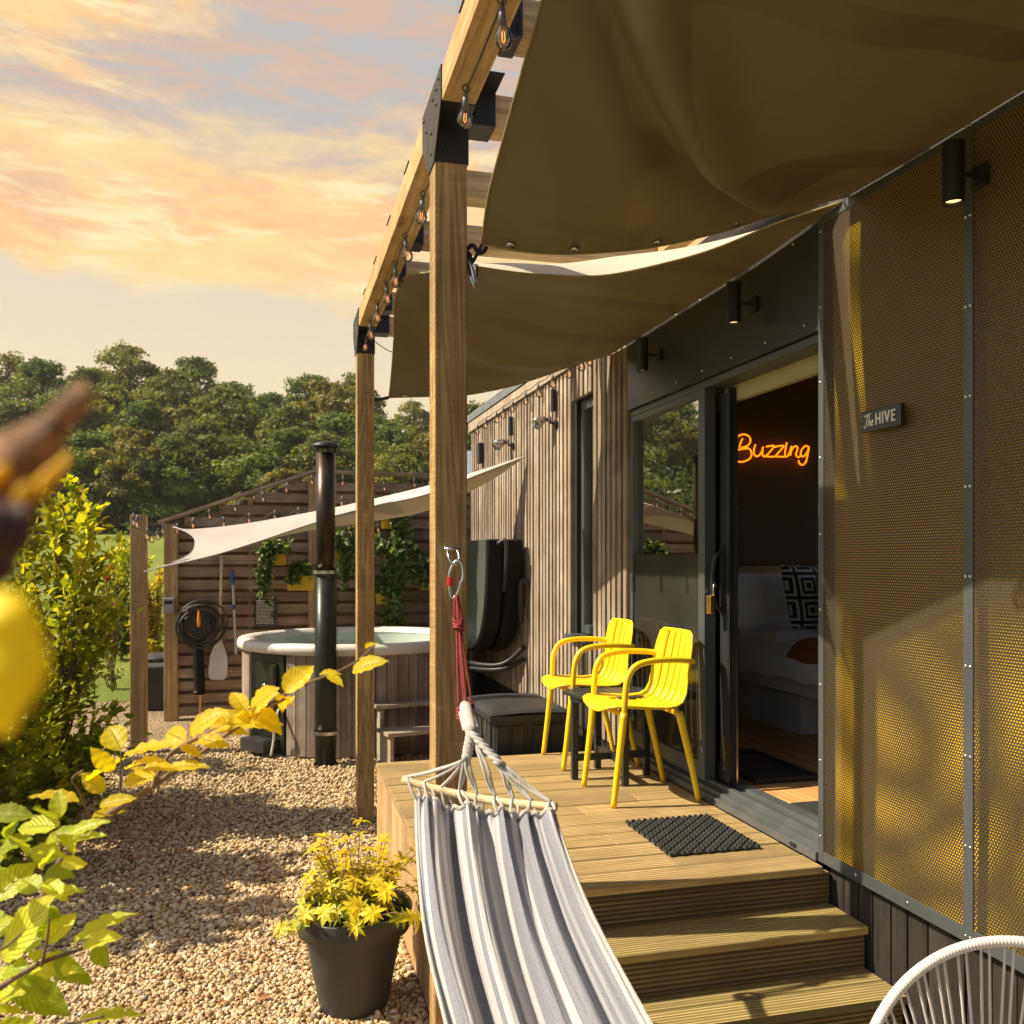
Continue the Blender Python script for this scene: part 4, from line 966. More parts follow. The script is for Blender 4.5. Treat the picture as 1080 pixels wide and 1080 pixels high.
q0, q1 = FP(245, 603, -.06), FP(249, 690, -.08); r = thing('pole', q1, 'slim white pole with blue grips leaning on the fence', 'pole'); d_ = q1-q0
MB().cyl(q0, q1, .013, n=12).build('shaft', M['white_plastic'], r)
MB().cyl(q0-d_*.02, q0+d_*.16, .019, n=12).cyl(q0+d_*.40, q0+d_*.46, .017, n=12).build('grip', M['blue'], r)
n0, n1 = FP(268.5, 662, -.01), FP(291.5, 631, -.01); r = thing('notice_board', ((n0.x+n1.x)/2, n0.y, n0.z), 'small black notice board with fine white text on the fence', 'sign')
MB().box((n0.x, n0.y-.012, n0.z), (n1.x, n0.y+.03, n1.z)).build('board', M['sign_black'], r, bevel=.003)
b = MB(); hh = n1.z-n0.z; ww = n1.x-n0.x
for i in range(17):
    zz = n1.z-hh*(.10+.048*i); l = random.uniform(.62, .84) if i else .6
    x = n0.x+ww*.09; xe = n0.x+ww*(.09+l)
    while x < xe:
        wl = random.uniform(.008, .03); b.box((x, n0.y-.0145, zz), (min(x+wl, xe), n0.y-.0122, zz+(.006 if i else .011))); x += wl+.006
b.build('text', M['sign_white'], r)
# planters with trailing plants
def planter(u0, u1, v0, v1, label, trail, up=.12, seed=1, n=300):
    random.seed(seed); a, c = FP(u0, v1, -.03), FP(u1, v0, -.03); r = thing('wall_planter', ((a.x+c.x)/2, a.y, a.z), label, 'planter', 'yellow planters hung on the slatted fence')
    y0 = a.y-.16; h = c.z-a.z
    b = MB(); b.prism([(a.x+.012, a.z), (c.x-.012, a.z), (c.x, c.z), (a.x, c.z)], 'y', y0, a.y); 
    b.v = [(p[0], p[1], p[2]) for p in b.v]; b.box((a.x-.006, y0-.008, c.z-.022), (c.x+.006, a.y+.004, c.z+.003))
    b.build('box', M['planter'], r, bevel=.006)
    b = MB(); st = MB()
    for i in range(26):
        x = random.uniform(a.x, c.x); y = random.uniform(y0, a.y-.02); d = Vector((random.gauss(0, .5), -abs(random.gauss(.3, .3)), random.uniform(.2, 1))).normalized(); L = random.uniform(.08, .1+up)
        pts = [Vector((x, y, c.z)), Vector((x, y, c.z))+d*L*.6, Vector((x, y, c.z))+d*L+Vector((0, 0, -.03))]
        st.tube(curve(pts, 4), .003, 4)
        for k_ in range(n//26):
            p = interp(pts, random.uniform(.2, 1)); quickleaf(b, p, rv()+Vector((0, -.4, 0)), rv()+Vector((-.5, -.5, 1)), random.uniform(.05, .1), random.uniform(.03, .055))
    for (tx, dl) in trail:
        for j in range(5):
            x = a.x+(c.x-a.x)*tx+random.uniform(-.05, .05); y = y0-.02; pts = [Vector((x, y+.05, c.z+.04)), Vector((x+random.uniform(-.05, .05), y-.04, c.z-.02)), Vector((x+random.uniform(-.08, .08), y-.03, c.z-dl*.5)), Vector((x+random.uniform(-.06, .06), y, c.z-dl*random.uniform(.6, 1)))]
            st.tube(curve(pts, 8), .003, 4)
            for k_ in range(int(60*dl)+10):
                p = interp(pts, random.random()**.8); quickleaf(b, p, Vector((random.gauss(0, .7), -.5, random.gauss(-.3, .6))), Vector((-.6, -.6, .6))+rv()*.6, random.uniform(.045, .09), random.uniform(.028, .05))
    b.build('foliage', M['trail'], r); st.build('stems', M['twig'], r)
planter(280, 302.5, 583.5, 596, 'yellow planter with silvery trailing ivy, leftmost under the cream sail', [(.0, .55), (.15, .4)], seed=1)
planter(302, 334, 607, 622.5, 'yellow planter between notice board and flue with upright leaves', [(.1, .08)], seed=2)
planter(352, 374, 580, 594, 'yellow planter hidden under leaves between the flue and the far pergola post', [(.3, .45), (.6, .3)], up=.25, seed=3)
planter(401, 424, 544, 558, 'topmost yellow planter right of the far pergola post', [(.7, .5), (.9, .4), (.8, .6)], up=.22, seed=4)
planter(404, 426, 585, 598, 'yellow planter covered by leafy growth below the topmost one', [(.5, .35), (.1, .2), (.8, .3)], up=.24, seed=5, n=420)
planter(395, 414, 625, 637, 'lowest yellow planter with long trailing stems beside the far pergola post', [(.6, .45), (.8, .5)], up=.16, seed=6)
planter(440, 462, 608, 622, 'yellow planter partly hidden behind the big near post', [(.1, .1)], up=.3, seed=7, n=420)

# ================================================================ HOT TUB
TX, TY, TR_ = .80, 8.86, 1.12; tub = thing('hot_tub', (TX, TY, 0), 'round wooden hot tub with pale moulded rim and built in stove', 'hot tub')
b = MB(); n = 68
for i in range(n):
    a = 2*math.pi*i/n; 
    Mx = Matrix.Translation((TX, TY, 0)) @ Matrix.Rotation(a, 4, 'Z'); w = 2*math.pi*(TR_-.045)/n
    ad = math.degrees(math.atan2(math.sin(a), math.cos(a)))
    if -156 < ad < -131: continue
    b.box((TR_-.075, -w/2+.003, .02), (TR_-.042, w/2-.003, .90), Mx)
part('staves', b, 'stave', tub, bevel=.003)
part('wall', MB().lathe([(TR_-.09, .02), (TR_-.078, .02), (TR_-.078, .9)], (TX, TY, 0), 64), 'black_clad', tub)
part('rim', MB().lathe([(TR_-.17, .93), (TR_-.15, .972), (TR_-.08, .985), (TR_-.01, .978), (TR_+.005, .95), (TR_+.003, .90), (TR_-.03, .885)], (TX, TY, 0), 96), 'rim', tub, smooth=True)
part('liner', MB().lathe([(TR_-.165, .94), (TR_-.19, .6), (TR_-.45, .45), (TR_-.47, .15), (.001, .13)], (TX, TY, 0), 96), 'liner', tub, smooth=True)
t = NT('tub_water'); t.done(t.pbr((.35, .45, .40), .03, 0., t.bump(t.noise(t.coord(), 7., 2), .1, .02), .5)); M['water'] = t.m
part('water', MB().lathe([(TR_-.188, .80), (.001, .80)], (TX, TY, 0), 64), 'water', tub)
a = R(-143); Mx = Matrix.Translation((TX, TY, 0)) @ Matrix.Rotation(a, 4, 'Z')
st = part('stove_hatch', MB().box((TR_-.20, -.225, .03), (TR_-.062, .225, .875), Mx), 'stove', tub, bevel=.003)
part('door', MB().box((TR_-.058, -.13, .18), (TR_-.035, .15, .80), Mx).box((TR_-.034, -.11, .20), (TR_-.028, .13, .78), Mx), 'stove', st, bevel=.006)
hb = MB(); hb.lathe([(.028, 0), (.034, .006), (.040, 0)], (0, 0, 0), 20); hb.lathe([(.001, .004), (.020, .004)], (0, 0, 0), 16)
Rm = Mx @ Matrix.Translation((TR_-.026, -.01, .58)) @ Matrix.Rotation(R(90), 4, 'Y'); hb.v = [tuple(Rm @ Vector(p)) for p in hb.v]; part('badge', hb, 'steel', st, smooth=True)
part('ash_drawer', MB().box((TR_-.06, -.17, .05), (TR_+.10, .16, .15), Mx).box((TR_+.02, -.15, .151), (TR_+.09, .14, .158), Mx), 'black_plastic', st, bevel=.008)
part('hose_tail', MB().tube(curve([Mx @ Vector(p) for p in ((TR_-.03, .20, .42), (TR_+.03, .22, .3), (TR_+.02, .20, .18), (TR_+.06, .21, .03))], 10), .012, 6), 'white_rope', tub, smooth=True)
FX = W(343.5, 700, Y=7.66); fl = thing('flue_pipe', (FX.x, 7.66, 0), 'tall metal stove flue with cowl and mesh guard in front of the hot tub', 'chimney'); fx = FX.x
zt1 = W(344, 478, Y=7.66).z; zg = W(344, 603.5, Y=7.66).z; zg0 = W(344, 772, Y=7.66).z
MB().cyl((fx, 7.66, zg-.1), (fx, 7.66, zt1), .078, n=32).build('pipe', M['pipe'], fl, smooth=True)
MB().cyl((fx, 7.66, 0), (fx, 7.66, zg-.02), .088, n=32).build('pipe', M['stove'], fl, smooth=True)
b = MB()
for i in range(5): a = i*1.257; b.bar((fx+.07*math.cos(a), 7.66+.07*math.sin(a), zt1-.005), (fx+.085*math.cos(a), 7.66+.085*math.sin(a), zt1+.065), .012, .012)
b.build('cowl_stay', M['metal_black'], fl)
MB().lathe([(.115, .055), (.112, .07), (.05, .095), (.001, .105)], (fx, 7.66, zt1), 28).build('cowl', M['metal_black'], fl, smooth=True)
t = NT('guard_mesh'); s_ = t.sep(t.coord()); gy = t.math('GREATER_THAN', t.math('FRACT', t.math('MULTIPLY', s_[2], 55.)), .88)
g2 = t.math('GREATER_THAN', t.math('FRACT', t.math('MULTIPLY', s_[0], 60.)), .95); gm_ = t.math('MAXIMUM', gy, g2)
trn = t.N.new('ShaderNodeBsdfTransparent'); M['mesh'] = t.done(t.mixsh(gm_, trn.outputs[0], t.pbr((.07, .065, .06), .4, .6)))
MB().lathe([(.101, 0), (.101, zg-zg0)], (fx, 7.66, zg0), 40).build('mesh_guard', M['mesh'], fl)
for z in (zg0, zg): MB().lathe([(.098, -.014), (.105, -.014), (.105, .014), (.098, .014), (.098, -.014)], (fx, 7.66, z), 40).build('band', M['steel'], fl)
# tub steps
stp = thing('tub_steps', (1.12, 7.45, 0), 'low pair of weathered timber steps in front of the hot tub', 'steps'); Ms = Matrix.Translation((.93, 7.42, 0)) @ Matrix.Rotation(R(12), 4, 'Z')
for k_ in range(2):
    xx = k_*.66
    MB().prism([(.0, 0), (.0, .25), (.26, .25), (.26, .44), (.53, .44), (.53, 0)], 'x', xx, xx+.03).build('stringer', M['stepwood'], stp); o = bpy.data.objects[-1] if False else kids(stp)[-1]
    for vt in o.data.vertices: vt.co = (Ms @ vt.co.xyz.__add__(ORG[stp]) - ORG[stp]) if False else (Ms @ (vt.co+ORG[stp]) - ORG[stp])
for (y0, y1, z0) in ((-.03, .26, .255), (.235, .55, .445)):
    MB().box((-.03, y0, z0), (.72, (y0+y1)/2-.004, z0+.032), Ms).box((-.03, (y0+y1)/2+.004, z0), (.72, y1, z0+.032), Ms).build('tread', M['stepwood'], stp, bevel=.004)
# folded tub cover on the cabin wall
CY, CZ, CR = 8.12, 1.87, 1.08; cov = thing('spa_cover', (1.8, CY, CZ), 'black folded hot tub cover stored on edge against the cladding', 'cover')
def halfdisc(x0, x1, m, name, grow=0.):
    pr = [(CY-(CR+grow)*math.copysign(abs(math.cos(a))**.55, math.cos(a)), CZ-(CR*.90+grow)*math.sin(a)**.75) for a in [math.pi*i/30 for i in range(31)]]
    return MB().prism(pr, 'x', x0, x1).build(name, M[m], cov, bevel=.02, seg=3)
halfdisc(1.655, 1.79, 'black_vinyl', 'cover_half'); halfdisc(1.815, 1.95, 'black_vinyl', 'cover_half')
halfdisc(1.645, 1.66, 'grey_vinyl', 'cover_top', -.02)
MB().box((1.79, CY-CR*.9, CZ-.10), (1.815, CY+CR*.9, CZ-.01)).build('hinge', M['black_vinyl'], cov)
MB().tube(curve([(1.74, CY-CR-.0, CZ-.04), (1.80, CY-CR-.04, CZ-.02), (1.805, CY-CR-.01, CZ-.25), (1.80, CY-CR+.04, CZ-.42)], 12), .018, 8).build('strap', M['black_plastic'], cov, smooth=True)
MB().tube(curve([(1.99, 7.0, 1.5), (1.93, 7.02, 1.52), (1.94, 7.05, 1.2)], 8), .02, 8).build('strap', M['black_plastic'], cov, smooth=True)
b = MB(); b.tube(curve([(1.98, 7.1, 1.0), (1.80, 7.1, .86), (1.60, 7.4, .84), (1.4, 8.0, .86)], 14), .022, 8); b.tube(curve([(1.98, 7.1, .9), (1.80, 7.1, .82), (1.60, 7.4, .80), (1.4, 8.0, .82)], 14), .022, 8)
b.tube([(1.62, 7.5, 0), (1.62, 7.5, .85)], .02, 8); b.build('lifter_arm', M['metal_black'], cov, smooth=True)
# storage box
bx = thing('storage_box', (1.5, 5.65, 0), 'black plastic storage box behind the deck against the cladding', 'storage box')
b = MB().box((1.29, 5.30, 0), (1.74, 5.98, .74)); b.build('body', M['black_plastic'], bx, bevel=.012)
b = MB()
for x in (1.30, 1.40, 1.535, 1.65): b.box((x, 5.285, .03), (x+.075, 5.2995, .70))
for y in (5.36, 5.6, 5.84): b.box((1.277, y, .03), (1.2895, y+.09, .70))
b.build('rib', M['black_plastic'], bx, bevel=.006)
def lid(s, t): 
    x = 1.255+.52*s; y = 5.265+.74*t; e = min(s, 1-s, t*1.4, (1-t)*1.4); return (x, y, .767+.022*(1-math.exp(-e*22))+.012*math.sin(math.pi*s))
b = MB().grid(30, 30, lid); b.box((1.255, 5.265, .725), (1.775, 6.005, .766)); b.build('lid', M['black_plastic'], bx, smooth=False, bevel=.004)
MB().box((1.268, 5.45, .62), (1.2765, 5.52, .75)).build('latch', M['steel'], bx, bevel=.003)

# ================================================================ DECK FURNITURE
def arm_chair():
    r = thing('armchair', (0, 0, 0), 'x', 'chair', 'yellow armchairs on the deck')
    P = [(-.245, .428), (-.235, .440), (-.20, .449), (-.12, .446), (-.04, .440), (.03, .436), (.09, .442), (.13, .462), (.160, .505), (.178, .56), (.192, .62), (.205, .68), (.216, .735), (.226, .785), (.229, .800)]
    Wd = [.13, .175, .205, .222, .228, .228, .225, .222, .218, .214, .212, .208, .200, .180, .150]
    def F_(s, t):
        y = (s-.5)*2; i = t*(len(P)-1); j = min(int(i), len(P)-2); f = i-j
        x = P[j][0]*(1-f)+P[j+1][0]*f; z = P[j][1]*(1-f)+P[j+1][1]*f; w = Wd[j]*(1-f)+Wd[j+1]*f
        seat = max(0, 1-max(0, t-.45)*4); back = 1-seat
        z += seat*.022*abs(y)**3-.006*seat; x -= back*.035*abs(y)**2.2
        return Vector((x, y*w, z))
    nv = 56; cols = [0, .17]  # strips and slots across
    edges = [0.0, .19]; xs_ = [0.0, .06, .12, .185]
    segs = [(0, .18), (.208, .333), (.361, .486), (.514, .639), (.667, .792), (.82, 1.0)]
    us = []
    for a, c in segs: us += [a, (a+c)/2, c]
    def shell(j0, j1):
        b = MB(); m = len(us); vs = [F_(us[i], j/nv) for j in range(j0, j1+1) for i in range(m)]; fs = []
        for j in range(j1-j0):
            for i in range(m-1):
                slot = (i % 3 == 2)
                if slot and 22 <= j+j0 <= 51: continue
                fs.append((j*m+i, j*m+i+1, (j+1)*m+i+1, (j+1)*m+i))
        b.add(vs, fs, .5); return b
    shell(0, 27).build('seat', M['yellow'], r, smooth=True, solid=.008); shell(27, nv).build('backrest', M['yellow'], r, smooth=True, solid=.008)
    for s in (-1, 1):
        y = .205*s
        MB().tube(curve([(-.218, y*1.0, 0), (-.19, y, .22), (-.165, y, .435)], 10), [.0135+.0005*i for i in range(11)], 12).build('leg', M['yellow'], r, smooth=True)
        MB().tube(curve([(.215, y*.98, 0), (.17, y*.98, .20), (.115, y*.95, .425)], 10), [.0125+.0007*i for i in range(11)], 12).build('leg', M['yellow'], r, smooth=True)
        MB().tube(curve([(-.166, y, .42), (-.160, y*1.02, .52), (-.148, y*1.04, .60), (-.11, y*1.06, .652), (-.03, y*1.06, .672), (.08, y*1.04, .674), (.15, y*1.0, .668), (.192, y*.93, .662)], 30), .0150, 12).build('armrest', M['yellow'], r, smooth=True)
    b = MB().bar((.115, -.19, .418), (.115, .19, .418), .018, .022).bar((-.165, -.19, .422), (-.165, .19, .422), .018, .02); b.build('seat_rail', M['yellow'], r, bevel=.005)
    return r
ch = arm_chair(); ch.location = (1.735, 4.118, DZ); ch['label'] = 'yellow slatted back armchair on the deck, the one nearer the doormat'
dup(ch, (1.745, 4.872, DZ), R(-1.5), 'yellow slatted back armchair on the deck, the one nearer the storage box')
tb = thing('side_table', (1.722, 4.48, DZ), 'round black slatted side table between the two yellow chairs', 'table')
b = MB(); 
for i in range(9):
    x = -.205+.0512*i; hw = math.sqrt(max(0, .232**2-x*x)); Mt = Matrix.Translation((1.722, 4.48, DZ)) @ Matrix.Rotation(R(8), 4, 'Z')
    b.box((x-.021, -hw, .432), (x+.021, hw, .450), Mt)
b.build('tabletop', M['table'], tb, bevel=.003)
MB().lathe([(.205, .405), (.215, .405), (.215, .430), (.205, .430), (.205, .405)], (1.722, 4.48, DZ), 40).build('apron', M['table'], tb)
for a in (0, 90, 180, 270):
    Mt = Matrix.Translation((1.722, 4.48, DZ)) @ Matrix.Rotation(R(a), 4, 'Z')
    MB().box((.185, -.016, 0), (.217, .016, .431), Mt).build('leg', M['table'], tb, bevel=.002)
Mt = Matrix.Translation((1.722, 4.48, DZ))
MB().box((-.1845, -.012, .095), (.1845, .012, .13), Mt).box((-.012, -.1845, .097), (.012, -.0125, .132), Mt).box((-.012, .0125, .097), (.012, .1845, .132), Mt).build('stretcher', M['table'], tb)
# rubber doormat
b = MB(); x0, x1, y0, y1 = 1.468, 1.868, 3.20, 3.665; nx_, ny_ = 15, 17
b.box((x0+.01, y0+.01, DZ+.002), (x1-.01, y1-.01, DZ+.006), tint=.5)
for i in range(nx_):
    for j in range(ny_):
        cx = x0+(i+.5)*(x1-x0)/nx_; cy = y0+(j+.5)*(y1-y0)/ny_; w = .0105; l = .011; o_ = (i+j) % 2
        a, c = (w*1.12, l*.7) if o_ else (w*.7, l*1.12)
        b.add([(cx-a, cy-c, DZ+.006), (cx+a, cy-c, DZ+.006), (cx+a, cy+c, DZ+.006), (cx-a, cy+c, DZ+.006), (cx-a*.6, cy-c*.6, DZ+.019), (cx+a*.6, cy-c*.6, DZ+.019), (cx+a*.6, cy+c*.6, DZ+.019), (cx-a*.6, cy+c*.6, DZ+.019)], [(4,5,6,7),(0,1,5,4),(1,2,6,5),(2,3,7,6),(3,0,4,7)], .5)
tag(b.build('doormat', M['rubber'], None, org=((x0+x1)/2, (y0+y1)/2, DZ)), 'black knobbly rubber doormat on the deck boards', 'mat')
# padlock on the door handle
pl = thing('padlock', (XW+.036, 3.935, 1.50), 'brass padlock hanging on the sliding door handle', 'padlock')
MB().tube(curve([(XW+.028, 3.921, 1.53), (XW+.028, 3.921, 1.57), (XW+.042, 3.935, 1.598), (XW+.052, 3.949, 1.57), (XW+.028, 3.949, 1.53)], 14), .0042, 8).build('shackle', M['steel'], pl, smooth=True)
MB().box((XW+.006, 3.913, 1.445), (XW+.026, 3.957, 1.532)).build('body', M['brass'], pl, bevel=.004)

# ================================================================ HAMMOCK
random.seed(12)
hm = thing('hammock', (.58, 2.7, .9), 'grey and white striped cotton hammock slung from the near pergola post', 'hammock')
yb = 2.985
part('shackle', MB().tube(curve([(.566, yb, 1.738), (.563, yb-.03, 1.715), (.572, yb-.042, 1.69), (.590, yb-.045, 1.69), (.600, yb-.03, 1.712), (.597, yb, 1.738)], 18), .0055, 8).cyl((.553, yb-.006, 1.738), (.609, yb-.006, 1.738), .006, n=10), 'steel', hm, smooth=True)
car = part('carabiner', MB().tube([Vector((.584+.020*math.sin(a)*(1.15 if math.cos(a) > 0 else .85)+.008*math.cos(a), yb-.045-.006*math.sin(a), 1.637+.062*math.cos(a))) for a in [2*math.pi*k/28 for k in range(28)]], .0058, 8, closed=True), 'steel', hm, smooth=True)
part('lock_sleeve', MB().cyl((.565, yb-.046, 1.615), (.566, yb-.046, 1.645), .0105, n=14), 'red', car)
ring = W(491, 748, Y=2.84)
b = MB(); top = Vector((.585, yb-.05, 1.585))
for i in range(4):
    a = i*1.57; o1 = Vector((math.cos(a)*.006, math.sin(a)*.006, 0)); pts = [top+o1*.5, top+(ring-top)*.18+o1*2, top+(ring-top)*.3+o1*1.2, top+(ring-top)*.62+o1*2.4, ring+Vector((math.cos(a)*.022, math.sin(a)*.014, .01))]
    b.tube(curve(pts, 20), .0042, 6)
for i in range(5):
    c = top+(ring-top)*(.22+.02*i); b.tube([c+Vector((math.cos(a)*.016, math.sin(a)*.016, .006*math.sin(a+i))) for a in [2*math.pi*k/14 for k in range(14)]], .0042, 6, closed=True)
for i in range(4):
    c = ring+Vector((.0, 0, .012-.01*i)); b.tube([c+Vector((math.cos(a)*.026, math.sin(a)*.026, .010*math.cos(a))) for a in [2*math.pi*k/18 for k in range(18)]], .0045, 6, closed=True)
b.tube(curve([ring+Vector((-.02, -.01, .0)), ring+Vector((-.022, -.02, -.03)), ring+Vector((-.016, -.02, -.055))], 6), .0045, 6)
part('rope', b, 'redrope', hm, smooth=True)
BL = W(425, 822, Z=2.74); BR = W(587, 851, Z=2.56); BM = (BL+BR)/2+Vector((0, 0, .012))
# bar bows slightly: middle sits on the picture's line
def barp(t): p = BL.lerp(BR, t); p.z -= .022*math.sin(math.pi*t)*0.0+.016*math.sin(math.pi*t); return p
part('spreader_bar', MB().tube([barp(i/16) for i in range(17)], .0125, 10), 'pale_wood', hm, smooth=True, bevel=0)
knot = W(497, 772, Z=2.70)
b = MB(); whip = ring.lerp(knot, .9)
b.tube(curve([ring+Vector((0, 0, .01)), ring.lerp(knot, .5), knot], 6), [.020, .021, .020, .020, .021, .019, .018], 12)
for i in range(9): 
    c = ring.lerp(knot, .1+.09*i); b.tube([c+Vector((math.cos(a)*.021, math.sin(a)*.021, .004*math.cos(a))) for a in [2*math.pi*k/16 for k in range(16)]], .004, 6, closed=True)
part('whipping', b, 'white_rope', hm, smooth=True)
b = MB(); nC = 9; sub1 = W(492, 800, Z=2.66); sub2 = W(528, 806, Z=2.62)
for i in range(nC):
    t = .03+.94*i/(nC-1); e = barp(t); via = sub1 if i < 5 else (sub2 if i >= 6 else (sub1+sub2)/2)
    for k_ in (-1, 1):
        o1 = Vector((.006*k_, .004, .003*k_)); b.tube(curve([knot+Vector((random.uniform(-.008, .008), 0, -.01)), via.lerp(e, .02 if i in (0, 1, 7, 8) else .1)+o1, via.lerp(e, .6)+o1*.8, e+Vector((0, 0, .012))], 12), .0046, 6)
for s, via in ((0, sub1), (1, sub2)):
    for k_ in range(3):
        b.tube([knot.lerp(via, q/14)+Vector((math.cos(q*.9+k_*2.09)*.010, math.sin(q*.9+k_*2.09)*.010, 0)) for q in range(15)], .007, 6)
part('cord', b, 'white_rope', hm, smooth=True)
cl = [(.455, 2.735, 1.0), ]
topL, topR = W(438, 842, Z=2.72), W(584, 858, Z=2.53)
Lp = [topL, W(440, 900, Z=2.52), W(448, 980, Z=2.28), W(469, 1072, Z=2.05), W(490, 1150, Z=1.85)]
Rp = [topR, W(594, 890, Z=2.40), W(622, 960, Z=2.20), W(684, 1075, Z=1.90), W(735, 1150, Z=1.75)]
for k_, y_ in enumerate((1.45, 1.10, .8)): Lp.append(Vector((.40+.01*k_, y_, (.50, .50, .60)[k_]))); Rp.append(Vector((.86-.02*k_, y_, (.52, .55, .64)[k_])))
rsf = np.random.RandomState(8); fr = [(rsf.uniform(3.5, 15), rsf.uniform(0, 6.28), rsf.uniform(.4, 1), rsf.uniform(-1.6, 1.6)) for _ in range(9)]
NU, NV = 190, 150; SU = []; SV = []
def ham(s, t):
    a = interp(Lp, t); c = interp(Rp, t); gath = max(0, 1-t*3.0)
    ss = s+.012*math.sin(s*34)*gath+.006*math.sin(s*71+1)*gath
    p = a.lerp(c, ss); nrm = Vector((-.15, -.62, .75)).normalized()
    w = sum(am*math.sin(f*s*3.0+ph+dr*t*3) for f, ph, am, dr in fr)/3.6
    w2 = math.sin(s*math.pi*2*13+1.2*math.sin(5*s))
    amp = (.044*math.exp(-t*.7)+.010)*min(1, 8*s+.15)*min(1, 8*(1-s)+.15)
    edge = min(1, t*14)
    h = w*amp*(.35+.65*edge)+w2*.010*math.exp(-t*9)
    h = math.copysign(abs(h)**.85, h)*.62
    sag = -.10*math.sin(math.pi*s)*min(1, t*2.2)
    p = p+nrm*(h*1.2); p.z += sag-.016*math.sin(math.pi*s)*(1-t)-.012*abs(math.sin(s*math.pi*8.0))*(1-min(1, t*30))*0
    SU.append(s+.004*math.sin(t*7+s*9)); SV.append(t); return p
b = MB().grid(NU, NV, ham); b.attr('su', SU); b.attr('sv', SV); part('cloth', b, 'hammock', hm, smooth=True, recalc=False)
part('hem', MB().tube([ham(i/60, 0)+Vector((0, 0, .002)) for i in range(61)], .007, 8).tube([ham(0, i/60) for i in range(61)], .005, 6).tube([ham(1, i/60) for i in range(61)], .005, 6), 'hamhem' if 'hamhem' in M else 'white_rope', hm, smooth=True)
b = MB()
for i in range(9):
    t = .04+.92*i/8; e = barp(t); h_ = ham(t, 0)
    for k_ in (-1, 1): b.tube(curve([e+Vector((k_*.005, -.003, .012)), e.lerp(h_, .5)+Vector((k_*.011, -.012, 0)), h_+Vector((k_*.005, -.004, -.012))], 8), .0048, 6)
part('loop', b, 'white_rope', hm, smooth=True)
far = Vector((.60, .22, 1.35)); b = MB()
for i in range(6): b.tube([ham(i/5, 1), far], .005, 6)
part('cord', b, 'white_rope', hm, smooth=True)

# ================================================================ POT PLANT
pc = Vector((.30, 3.50, 0)); pot = thing('plant_pot', pc, 'dark grey plastic pot on the gravel beside the near post', 'plant pot')
MB().lathe([(.001, .004), (.125, .004), (.130, .012), (.182, .285), (.186, .292), (.205, .296), (.211, .300), (.222, .378), (.219, .384), (.212, .382), (.200, .31), (.19, .30)], pc, 72).build('body', M['pot'], pot, smooth=True)
MB().lathe([(.198, .345), (.001, .36)], pc, 40).build('soil', M['soil'], pot)
random.seed(21); sb_ = thing('pot_plant', pc+Vector((0, 0, .36)), 'bushy golden leaved plant growing in the dark grey pot', 'plant'); b = MB(); st = MB()
for i in range(64):
    a = random.uniform(0, 6.283); el = random.uniform(.12, 1.4); L = random.uniform(.12, .30)*(1.1 if el > .6 else 1.0)
    base = pc+Vector((random.uniform(-.09, .09), random.uniform(-.09, .09), .355)); d = Vector((math.cos(a)*math.cos(el), math.sin(a)*math.cos(el), math.sin(el)))
    tip = base+d*L; pts = [base, base+d*L*.5+Vector((0, 0, .02)), tip]; st.tube(curve(pts, 6), [.0032-.0003*k for k in range(7)], 5)
    hi = tip.z-pc.z
    for whorl in range(random.randint(2, 4)):
        q = pts[0].lerp(tip, 1-.16*whorl); ax_ = (d+Vector((0, 0, .7))).normalized(); o1 = ax_.orthogonal().normalized(); nl_ = random.randint(6, 9)
        for k_ in range(nl_):
            di = Quaternion(ax_, 6.283*k_/nl_+whorl) @ o1; dd = (di+ax_*random.uniform(-.1, .6)).normalized()
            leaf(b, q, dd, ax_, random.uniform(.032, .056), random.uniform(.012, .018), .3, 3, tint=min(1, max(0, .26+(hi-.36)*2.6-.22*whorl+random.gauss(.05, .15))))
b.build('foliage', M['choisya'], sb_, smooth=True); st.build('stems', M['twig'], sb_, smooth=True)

# ================================================================ ROUND STRING CHAIR
sc = thing('string_chair', (1.50, 1.38, 0), 'round white string lounge chair, partly out of the frame at bottom right', 'chair')
cc = Vector((1.49, 1.43, .485)); nrm = Vector((-.28, -.82, .50)).normalized(); ex = nrm.cross(Vector((0, 0, 1))).normalized()*-1; ey = nrm.cross(ex).normalized()
if ey.z < 0: ey = -ey
def rimp(a): return cc+ex*(.395*math.cos(a))+ey*(.44*math.sin(a))
t = NT('wrapped_rim'); v = t.coord(); lw = t.attr('along'); sw = t.math('FRACT', lw); hgt = t.math('SINE', t.math('MULTIPLY', sw, 3.1416))
M['rim_rope'] = t.done(t.pbr(t.mix(hgt, (.60, .58, .54), (.82, .79, .74)), .55, 0., t.bump(hgt, .4, .002), .4))
NR = 220; b = MB().tube([rimp(2*math.pi*i/NR) for i in range(NR)], .0118, 12, closed=True); b.attr('along', [ (i//12)*.5*2.9 for i in range(NR*12)])
part('rim', b, 'rim_rope', sc, smooth=True)
ic = cc-nrm*.30-ey*.18
def innp(a): return ic+ex*(.07*math.cos(a))+ey*(.07*math.sin(a))
part('seat_ring', MB().tube([innp(2*math.pi*i/30) for i in range(30)], .010, 8, closed=True), 'rim_rope' if False else 'white_plastic', sc, smooth=True)
b = MB(); ns = 46
for i in range(ns):
    for k_, off in ((0, -.006), (1, .006)):
        a = 2*math.pi*(i+.5)/ns; a2 = a+(.10 if k_ else -.10); p = rimp(a+off*4); q = innp(a2)
        b.tube(curve([p, p.lerp(q, .5)-nrm*.045, q], 6), .0030, 6)
M['cordwhite'] = plain('white_vinyl_cord', (.68, .66, .62), .4, var=.05, bump=.0)
part('cord', b, 'cordwhite', sc, smooth=True)
